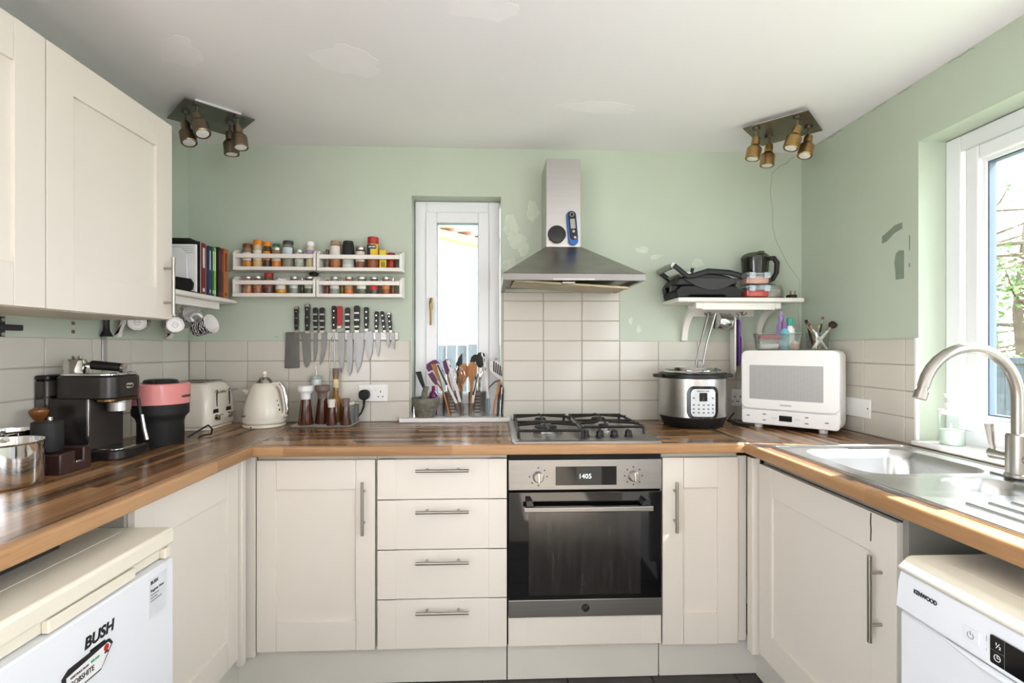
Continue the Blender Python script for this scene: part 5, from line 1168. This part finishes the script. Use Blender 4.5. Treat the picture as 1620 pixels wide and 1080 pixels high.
for k in range(6):
    o = k*28; sl.append(paddle([(1265+o*1.1, 190+o*.75), (1282+o*1.1, 186+o*.9), (1262+o*1.02+18, 345+o*.62), (1246+o*1.0+16, 330+o*.62)], .0, .002))
tn = thing('slotted_turner', 'slotted steel serving turner at the right end of the sill', 'turner', (UX(1330), .0, UZ(480)), group=UG)
build(paddle([(1215, 200), (1290, 172), (1370, 215), (1440, 330), (1450, 400), (1420, 455), (1370, 460), (1300, 410), (1240, 360), (1205, 290)], .006, .003), 'blade', M['steeld'], tn)
for s_ in sl: build(s_, 'slot', M['dark'], tn)
build(rod([(1370, 455, .008), (1290, 480, .02), (1205, 560, .03), (1160, 640, .034)], .0045), 'handle', M['nickel'], tn)
build(rod([(1290, 172, .006), (1312, 145, .006)], .004), 'hook', M['nickel'], tn)
uten('serving_fork', 'flat wooden serving tool leaning at the right end of the sill', [('arm', paddle([(1335, 480), (1372, 470), (1350, 620), (1300, 760), (1272, 970), (1250, 970), (1268, 780), (1310, 620)], -.02, .008), M['woodsp'])], 'serving tool')
uten('serving_fork', 'dark wood serving tool behind the pale wooden one', [('arm', paddle([(1345, 520), (1385, 520), (1370, 700), (1340, 975), (1310, 975), (1325, 700)], .004, .008), M['woodd'])], 'serving tool')
uten('peeler', 'slim grey and black peeler hanging at the very right of the sill', [('handle', rod([(1385, 540, -.02), (1405, 600, -.02), (1395, 760, -.02), (1385, 900, -.02), (1390, 985, -.02)], [.006, .008, .007, .006, .007], .6), M['black']), ('steel_inlay', paddle([(1378, 560), (1398, 560), (1392, 660), (1375, 660)], -.029, .002), M['nickel'])], 'peeler')
uten('steel_tool', 'steel masher handle rising from the middle of the right holder', [('handle', rod([(1075, 420, .02), (1070, 640, .028)], [.006, .005]), M['chrome']), ('loop', rod([(1075, 420, .02), (1050, 350, .02), (1075, 310, .02), (1105, 350, .02), (1082, 420, .02)], .003), M['chrome'])], 'masher')

# ================================================================== RIGHT SHELF AND THINGS ON IT
s2 = thing('wall_shelf', 'white wooden shelf with curved brackets over the pressure cooker', 'shelf', (1.16, -.1, 1.34))
bx('board', (.862, 1.462, -.225, -.001, 1.518, 1.5395), M['shelfwhite'], s2, .007, seg=3)
bx('apron', (.985, 1.335, -.198, -.18, 1.484, 1.5178), M['shelfwhite'], s2, .002)
bx('back_board', (.99, 1.33, -.016, -.001, 1.462, 1.5178), M['shelfwhite'], s2, .002)
def bracket2(x0, x1):
    pts = [(-.2, 1.5178), (-.2, 1.49)]+[(-.195+.17*math.sin(a), 1.34+.148*math.cos(a)) for a in [i*PI/2/10 for i in range(11)]]+[(-.001, 1.34), (-.001, 1.36)]
    inn = [(-.172+.155*math.sin(a), 1.36+.145*math.cos(a)) for a in [PI/2-i*PI/2/10 for i in range(11)]]
    build(MB().prism(pts+inn+[(-.17, 1.5178)], x0, x1, 'x'), 'bracket', M['shelfwhite'], s2, .002)
bracket2(.955, .985); bracket2(1.335, 1.362)
for x in (1.09, 1.255):
    hk = MB()
    for s in (-1, 1): hk.tube([(x, -.017, 1.478), (x+s*.012, -.03, 1.468), (x+s*.022, -.036, 1.474), (x+s*.026, -.036, 1.482)], .0025, 7)
    hk.tube([(x, -.017, 1.485), (x, -.04, 1.475), (x, -.045, 1.485)], .0028, 7)
    build(hk, 'double_hook', M['bronze'], s2)
# potato ricer
pr_ = thing('potato_ricer', 'steel potato ricer with two long handles hung under the shelf', 'potato ricer', (1.09, -.06, 1.3))
cup = MB().lathe([(.040, 0), (.041, .003), (.041, .062), (.044, .065), (.0395, .065), (.0385, .005), (0, .004)], 28)
cup.xf(Matrix.Translation((1.098, -.095, 1.437)) @ Matrix.Rotation(.15, 4, 'Z') @ Matrix.Rotation(PI/2+.12, 4, 'Y'))
build(cup, 'cup', M['chrome'], pr_)
build(MB().tube([(1.098, -.085, 1.475), (1.088, -.08, 1.43), (1.062, -.07, 1.33), (1.045, -.065, 1.225)], [.010, .009, .007, .006], 10, sq=.6), 'handle', M['steeld'], pr_)
build(MB().tube([(1.075, -.06, 1.478), (1.06, -.06, 1.42), (1.035, -.055, 1.32), (1.012, -.055, 1.22)], [.013, .011, .008, .008], 10, sq=.5), 'press_arm', M['steeld'], pr_)
# chopping boards hung edge on
for k, (x0, x1, z0, z1, y0, y1, m, lab) in enumerate(((1.186, 1.194, 1.175, 1.46, -.13, -.03, M['white'], 'white plastic chopping board hanging edge-on under the shelf'), (1.213, 1.222, 1.215, 1.445, -.115, -.02, mat('violet_board', '#6c3a93', .4), 'purple chopping board hanging beside the white one'), (1.236, 1.243, 1.25, 1.36, -.09, -.02, tint('#c9bfd6', .4), 'small pale lilac packet hanging beside the purple board'))):
    t = thing('chopping_board' if k < 2 else 'packet', lab, 'chopping board' if k < 2 else 'packet', ((x0+x1)/2, (y0+y1)/2, z0))
    cx_, cy_ = (x0+x1)/2, (y0+y1)/2; rq = Matrix.Translation((cx_, cy_, 0)) @ Matrix.Rotation(-.24, 4, 'Z') @ Matrix.Translation((-cx_, -cy_, 0))
    build(MB().prism(rrect(y0, y1, z0, z1, .03 if k < 2 else .004), x0, x1, 'x').xf(rq), 'panel', m, t, .002)
    build(MB().tube([(cx_, cy_+.01, z1-.012), (cx_-.001, cy_+.012, z1+.02), (1.245, -.045, 1.478)], .0018, 6), 'hanging_loop', M['white'], t)
# panini grill --------------------------------------------------------
GZ = 1.540
gr = thing('panini_grill', 'black contact grill with a wide bar handle on the right shelf', 'grill', (1.0, -.12, GZ))
build(MB().prism([(.862, GZ), (.905, GZ), (.925, GZ+.012), (1.08, GZ+.012), (1.10, GZ), (1.165, GZ), (1.168, GZ+.02), (1.14, GZ+.055), (.88, GZ+.055), (.855, GZ+.03)], -.215, -.03, 'y'), 'base', M['matblack'], gr, .006)
build(MB().prism([(.845, GZ+.056), (1.145, GZ+.056), (1.15, GZ+.075), (1.11, GZ+.1), (1.03, GZ+.118), (.94, GZ+.112), (.87, GZ+.09)], -.21, -.035, 'y'), 'lid', M['black'], gr, .008)
build(MB().prism([(.89+.27*u, GZ+.085-.052*math.sin(PI*u)) for u in [i/10 for i in range(11)]]+[(1.16, GZ+.088), (.89, GZ+.09)], -.2185, -.214, 'y'), 'side_curve', tint('#2f2d2d', .5), gr, .002)
for y in (-.228, -.022):
    build(MB().tube([(1.16, y, GZ+.098), (1.10, y, GZ+.114), (1.0, y, GZ+.120), (.93, y, GZ+.098), (.905, y, GZ+.095), (.84, y, GZ+.145)], [.013, .013, .013, .013, .012, .012], 10, sq=.6), 'arm', M['black'], gr)
    build(MB().lathe([(.014, -.009), (.014, .009), (0, .009)], 16).xf(Matrix.Translation((1.165, y, GZ+.097)) @ Matrix.Rotation(PI/2, 4, 'X')), 'pivot', M['blackg'], gr)
build(MB().tube([(.84, -.228, GZ+.145), (.838, -.125, GZ+.147), (.84, -.022, GZ+.145)], .0145, 12), 'handle_bar', M['steeld'], gr)
build(MB().prism([(.87, GZ+.112), (.925, GZ+.125), (.95, GZ+.10), (.90, GZ+.08)], -.2, -.05, 'y'), 'badge_plate', M['nickel'], gr, .002)
build(MB().tube([(.985, -.06, GZ+.115), (.995, -.06, GZ+.158)], [.007, .009], 8), 'release_lever', M['black'], gr)
build(MB().tube([(1.05, -.05, GZ+.11), (1.082, -.05, GZ+.135)], [.004, .004], 8), 'lock_lever', M['black'], gr)
for k in range(2): bx('hinge_block', (.845, .875, -.19+k*.1, -.15+k*.1, GZ+.03, GZ+.06), M['blackg'], gr, .004)
# food processor ---------------------------------------------------------
fp = thing('food_processor', 'food processor with silver base and smoky clear bowl', 'food processor', (1.335, -.09, GZ))
build(MB().loft([[(x, y, z) for x, y in rrect(1.275+i, 1.43-i, -.127+i, -.01-i, .03)] for i, z in ((0, GZ+.012), (0, GZ+.04), (.006, GZ+.07), (.02, GZ+.078))]), 'base', M['steel'], fp)
build(MB().loft([[(x, y, z) for x, y in rrect(1.273, 1.432, -.129, -.008, .03)] for z in (GZ, GZ+.012)]), 'foot', M['black'], fp)
text('Magimix' if 0 else '', .01, (1.3, -.1605, GZ+.04), 'front', M['ink'], fp) if 0 else None
bx('name_plate', (1.345, 1.40, -.1282, -.127, GZ+.032, GZ+.048), M['chrome'], fp, .0005)
bo_ = build(MB().lathe([(.055, 0), (.056, .003), (.063, .10), (.064, .125), (.058, .13), (.056, .125), (.054, .1), (.05, .006), (0, .005)], 32, (1.305, -.072, GZ+.08)), 'bowl', M['smoke'], fp)
build(MB().lathe([(.065, .122), (.066, .13), (.06, .142), (.045, .152), (.02, .157), (0, .158)], 32, (1.305, -.072, GZ+.08)), 'bowl_lid', M['smoke'], bo_)
build(MB().lathe([(.012, .005), (.012, .09), (.02, .1), (.02, .12), (0, .125)], 16, (1.305, -.072, GZ+.08)), 'blade_hub', M['black'], bo_)
bx('lid_tab', (1.321, 1.348, -.082, -.062, GZ+.225, GZ+.245), M['smoke'], bo_, .003)
build(MB().tube([(1.362, -.082, GZ+.205), (1.392, -.085, GZ+.208), (1.407, -.088, GZ+.185), (1.404, -.088, GZ+.135), (1.387, -.085, GZ+.105), (1.362, -.082, GZ+.095)], [.012, .0125, .0125, .012, .012, .012], 12), 'handle', M['black'], bo_)
for k, (z, c, lab) in enumerate(((GZ+.001, '#cc4a44', 'lower clip-top glass box with red food on the shelf'), (GZ+.062, '#dca79a', 'upper clip-top glass box with pale pink food stacked on the other'))):
    t = thing('food_container', lab, 'food container', (1.246, -.180, z), local=True, group='clip-top food boxes')
    build(MB().loft([[(x, y, zz) for x, y in rrect(-.062+i, .062-i, -.042+i, .042-i, .015)] for i, zz in ((.006, 0), (.002, .006), (0, .044))]), 'box', M['clearpl'], t)
    build(MB().loft([[(x, y, zz) for x, y in rrect(-.054+i, .054-i, -.035+i, .035-i, .014)] for i, zz in ((.004, .004), (0, .01), (0, .03+.004*k), (.012, .038))]), 'food', tint(c, .5), t)
    lid_ = build(MB().loft([[(x, y, zz) for x, y in rrect(-.065+i, .065-i, -.045+i, .045-i, .016)] for i, zz in ((0, .044), (0, .052), (.004, .056))]), 'lid', M['frost'], t)
    for x in (-.035, .035): bx('clip', (x-.016, x+.016, -.05, -.0455, .026, .056), M['frost'], lid_, .002)
    build(MB().tube([(x, y, .0475) for x, y in rrect(-.0655, .0655, -.0455, .0455, .016)], .0016, 5, closed=True), 'seal', tint('#8fb5cf', .4), lid_)
pg2 = thing('plug', 'black mains plug lying pins-up at the right end of the shelf', 'plug', (1.435, -.06, GZ))
build(MB().prism(rrect(1.412, 1.452, -.19, -.145, .014), GZ, GZ+.018, 'z'), 'body', M['rubber'], pg2, .004)
for dx, dy in ((-.010, -.178), (.010, -.178), (0, -.158)): bx('pin', (1.432+dx-.002, 1.432+dx+.002, dy-.003, dy+.003, GZ+.018, GZ+.036), M['brass'], pg2, .0005)
build(MB().tube([(1.432, -.145, GZ+.008), (1.44, -.12, GZ+.006), (1.42, -.1, GZ+.005)], .0035, 7), 'cable', M['rubber'], pg2)

# ================================================================== PRESSURE COOKER
pc = thing('pressure_cooker', 'steel electric pressure cooker with a control panel', 'pressure cooker', (.948, -.176, ZW), local=True)
build(MB().lathe([(.128, 0), (.132, .004), (.148, .04), (.1505, .05), (0, .05)], 44), 'base', M['black'], pc)
build(MB().lathe([(.150, .0505), (.1515, .052), (.1515, .225), (.149, .226), (0, .226)], 48), 'body', M['steel'], pc)
build(MB().lathe([(.152, .226), (.157, .229), (.157, .243), (.15, .249), (.138, .250), (.136, .246), (0, .246)], 44), 'rim', M['black'], pc)
for s in (-1, 1): build(MB().prism([(s*.145, -.03), (s*.182, -.026), (s*.188, 0), (s*.182, .026), (s*.145, .03)], .228, .243, 'z'), 'side_handle', M['black'], pc, .004)
build(MB().lathe([(.134, .246), (.135, .252), (.128, .260), (.122, .262), (.115, .258), (.06, .252), (0, .25)], 44), 'inner_pot_rim', M['chrome'], pc)
build(MB().lathe([(.125, .262), (.127, .266), (.12, .275), (.06, .283), (.02, .284), (0, .284)], 40, sx=1, sy=1), 'steel_lid', M['chrome'], pc)
pn_ = build(MB().cylpatch(.1505, .1555, -.46, .46, .048, .195, .03, 22).xf(Matrix.Rotation(-.08, 4, 'Z')), 'panel_surround', M['blackg'], pc)
pz = build(MB().cylpatch(.1550, .1565, -.345, .355, .06, .182, .018, 22).xf(Matrix.Rotation(-.08, 4, 'Z')), 'control_panel', tint('#cfd3d4', .3, .2), pn_)
build(MB().cylpatch(.156, .1572, -.12, .10, .128, .166, .001, 8).xf(Matrix.Rotation(-.08, 4, 'Z')), 'display', M['screen'], pn_)
for r_ in range(4):
    for c_ in range(5):
        if r_ == 3 and 0 < c_ < 4: continue
        a = -.27+c_*.135; z = (.078, .094, .112, .142)[r_]
        build(MB().cylpatch(.1562, .1570, a-.03, a+.03, z-.0035, z+.0035, .0008, 4).xf(Matrix.Rotation(-.08, 4, 'Z')), 'button', M['inkg'], pz)
txt = text('INSTANT POT', .0085, (0, 0, 0), 'front', M['ink'], pc, 'lettering', bold=.0002)
for v in txt.data.vertices:
    a = v.co.x/.157-.26; y = v.co.y; v.co.x, v.co.y, v.co.z = (.1568-y)*math.sin(a), -(.1568-y)*math.cos(a), v.co.z+.170
# sockets behind, cables
socket('back', 1.215, 1.275, 1.01, 1.095, 'white socket half hidden between the pressure cooker and the microwave')
build(MB().tube([(1.135, -.14, .955), (1.16, -.19, .946), (1.19, -.24, .9445), (1.16, -.25, .9445), (1.13, -.2, .946), (1.15, -.12, .96), (1.19, -.09, .985)], .004, 7), 'power_cable', M['rubber'], None, label='black power cable on the worktop between the cooker and the microwave', cat='cable')

# ================================================================== MICROWAVE (turned 45 degrees into the corner)
mw = thing('microwave', 'white rounded corner microwave with a grey window', 'microwave', (1.3075, -.3485, ZW+.0006), rotz=-math.radians(45.6), local=True)
def mw_plan(i, w_=.196):
    pts = [(w_-i, .0+i), (w_-i, .10)]
    for k in range(1, 12):
        a = PI*k/12; pts.append(((w_-i)*math.cos(a)*(1 if 1 else 1), .10+(.175-i)*math.sin(a)**.9))
    pts += [(-w_+i, .10), (-w_+i, .0+i)]
    return pts
mz0, mz1 = .014, .354
build(MB().loft([[(x, y, z) for x, y in mw_plan(i)] for i, z in ((.03, mz0), (.012, mz0+.006), (.002, mz0+.02), (0, mz0+.035), (0, mz1-.035), (.002, mz1-.02), (.01, mz1-.006), (.028, mz1))]), 'body', M['white'], mw)
dm = build(MB().prism(rrect(-.196, .196, mz0+.072, mz1-.001, .028), -.014, .006, 'y'), 'door', M['white'], mw, .006, seg=3)
def mesh_mat():
    m = bpy.data.materials.new('perforated_grey_window'); m.use_nodes = True; N = m.node_tree.nodes; L = m.node_tree.links; b = N['Principled BSDF']
    b.inputs['Roughness'].default_value = .12
    tc = N.new('ShaderNodeTexCoord'); v = N.new('ShaderNodeTexVoronoi'); v.inputs['Scale'].default_value = 330; v.inputs['Randomness'].default_value = 0
    r = N.new('ShaderNodeValToRGB'); e = r.color_ramp.elements; e[0].color = lin('#8d8c8a'); e[0].position = .2; e[1].position = .6; e[1].color = lin('#c6c5c3')
    L.new(tc.outputs['Object'], v.inputs['Vector']); L.new(v.outputs['Distance'], r.inputs['Fac']); L.new(r.outputs['Color'], b.inputs['Base Color']); return m
build(MB().prism(rrect(-.158, .138, mz0+.118, mz0+.272, .004), -.0148, -.013, 'y'), 'window', mesh_mat(), dm)
bt3 = build(MB().prism(rrect(-.194, .194, mz0+.004, mz0+.069, .012), -.012, .006, 'y'), 'control_strip', M['white'], mw, .004)
build(MB().prism(rrect(-.034, .018, mz0+.025, mz0+.050, .002), -.0128, -.0115, 'y'), 'display', M['screen'], bt3)
for x, z in ((-.165, .04), (-.095, .051), (-.095, .024), (.075, .05), (.075, .024), (.15, .034)):
    bx('button_mark', (x-.007, x+.007, -.0124, -.0119, mz0+z-.0025, mz0+z+.0025), M['inkg'], bt3)
for x in (-.062, -.054, -.046, .03, .038, .046): bx('tick_mark', (x-.0007, x+.0007, -.0124, -.0119, mz0+.034, mz0+.04), M['inkg'], bt3)
bx('brand_plate', (-.03, .016, -.0145, -.0139, mz0+.092, mz0+.099), tint('#bcbcba', .3, .5), dm)
for x in (-.13, .13): build(MB().lathe([(.016, 0), (.017, .003), (.017, .016), (0, .016)], 18, (x, .025, 0)), 'foot', M['white'], mw)
build(MB().lathe([(.016, 0), (.017, .003), (.017, .016), (0, .016)], 18, (0, .22, 0)), 'foot', M['white'], mw)
MZ = ZW+mz1
tb_ = thing('plastic_tub', 'clear plastic tub with pink and white bits on the microwave', 'tub', (1.31, -.262, MZ), rotz=-.35, local=True)
tub = MB().loft([[(x, y, z) for x, y in rrect(-.098+i, .098-i, -.055+i, .055-i, .02)] for i, z in ((.014, 0), (.012, .003), (0, .075))]); tub.f = tub.f[:-1]
build(tub, 'tub', M['frost'], tb_).modifiers.new('s', 'SOLIDIFY').thickness = .0015
build(MB().tube([(x, y, .0755) for x, y in rrect(-.099, .099, -.056, .056, .02)], .0022, 6, closed=True), 'rim', M['frost'], tb_)
for nm, d, c, lab in (('cloth', (-.08, .01, -.035, .035, .05, .07), '#c9606c', 'folded pink cloth in the plastic tub'), ('sponge', (-.08, .0, -.036, .036, .005, .03), '#efe9e2', 'white sponge at the bottom of the plastic tub'), ('makeup_sponge', (.04, .08, -.04, -.005, .005, .045), '#e6b9a6', 'peach wedge sponge in the plastic tub')):
    q = Matrix.Translation((1.31, -.262, MZ)) @ Matrix.Rotation(-.35, 4, 'Z')
    mb = MB().box(*d) if nm != 'makeup_sponge' else MB().prism([(.035, .005), (.082, .005), (.078, .03), (.066, .046), (.05, .035)], -.042, -.01, 'y')
    build(mb.xf(q), nm, tint(c, .8), None, .008, label=lab, cat=nm.replace('_', ' '))
def bottle(x, y, h, r, bm_, capm, lab, spray=False, z=MZ+.005):
    t = thing('bottle', lab, 'bottle', (x, y, z), local=True, group='bottles in the plastic tub')
    build(MB().lathe([(r*.95, 0), (r, .003), (r, h*.62), (r*.6, h*.72), (r*.5, h*.75), (0, h*.75)], 20), 'body', bm_, t)
    if spray: build(MB().lathe([(r*.62, h*.745), (r*.62, h*.86), (r*.35, h*.88), (r*.32, h), (0, h*1.005)], 18), 'spray_cap', capm, t)
    else: build(MB().lathe([(r*.66, h*.745), (r*.68, h*.76), (r*.66, h*.99), (r*.5, h), (0, h)], 18), 'cap', capm, t)
bottle(1.325, -.29, .125, .0185, M['aqua'], mat('plum_cap', '#7c5a86', .4), 'aqua bottle with a plum cap in the tub')
bottle(1.352, -.285, .142, .0205, M['paper'], M['teal'], 'white bottle with a teal cap in the tub')
bottle(1.336, -.245, .175, .019, M['lilac'], M['lilac'], 'lilac spray bottle standing tallest in the tub', True)
jr = thing('brush_glass', 'clear glass holding make-up brushes on the microwave', 'glass', (1.478, -.29, MZ), local=True)
gl = MB().lathe([(.044, 0), (.045, .003), (.047, .08), (.0455, .08), (.0435, .005), (0, .004)], 28); build(gl, 'tumbler', M['clearpl'], jr)
BC = Vector((1.478, -.29, MZ))
def brush(a, b, hm, tipm, tl, tr, r, lab):
    a = BC+Vector(a); b = BC+Vector(b); d = (b-a).normalized()
    t = thing('make_up_brush', lab, 'brush', a, group='make-up brushes in the glass')
    build(MB().tube([a, (a+b)/2, b], [r, r*1.25, r*.9], 10), 'handle', hm, t)
    f = build(MB().tube([b, b+d*.02], [r*.95, r*1.25], 12), 'ferrule', M['nickel'], t)
    build(MB().tube([b+d*.02, b+d*(.02+tl*.6), b+d*(.02+tl)], [r*1.2, tr, tr*.85], 12), 'bristles', tipm, t)
brush((-.032, -.015, .006), (.038, -.012, .085), M['ivory'], tint('#3a2b24', .8), .03, .018, .0065, 'fat white-handled brush with dark bristles pointing right')
brush((.032, -.018, .006), (-.035, -.018, .095), M['ivory'], tint('#6b4a35', .8), .02, .006, .005, 'white-handled brush crossing to the left in the glass')
brush((.005, .01, .006), (.032, .018, .12), M['black'], tint('#7a5138', .8), .014, .006, .003, 'thin dark brush standing tallest at the right of the glass')
brush((.012, -.004, .006), (-.02, .0, .07), tint('#a9746a', .35), tint('#b98a6a', .8), .014, .006, .004, 'rose-handled short brush in the middle of the glass')
brush((-.005, .018, .006), (-.03, .02, .10), M['black'], tint('#2b2421', .8), .02, .007, .004, 'black-handled brush leaning left in the glass')
brush((-.02, .012, .006), (.014, .024, .08), tint('#8a5a3c', .4), tint('#c9a27f', .8), .016, .008, .004, 'brown-handled brush behind the others in the glass')
# blank plate on right wall tiles
bp_ = thing('blank_plate', 'blank white socket plate on the right wall tiles', 'socket plate', (XR-TP, -.41, 1.015))
bx('plate', (XR-TP-.008, XR-TP, -.487, -.332, 1.008, 1.088), M['white'], bp_, .003)
for y in (-.475, -.344): build(MB().lathe([(.003, 0), (.003, .001), (0, .001)], 10).xf(Matrix.Translation((XR-TP-.008, y, 1.05)) @ Matrix.Rotation(-PI/2, 4, 'Y')), 'screw', M['dark'], bp_)
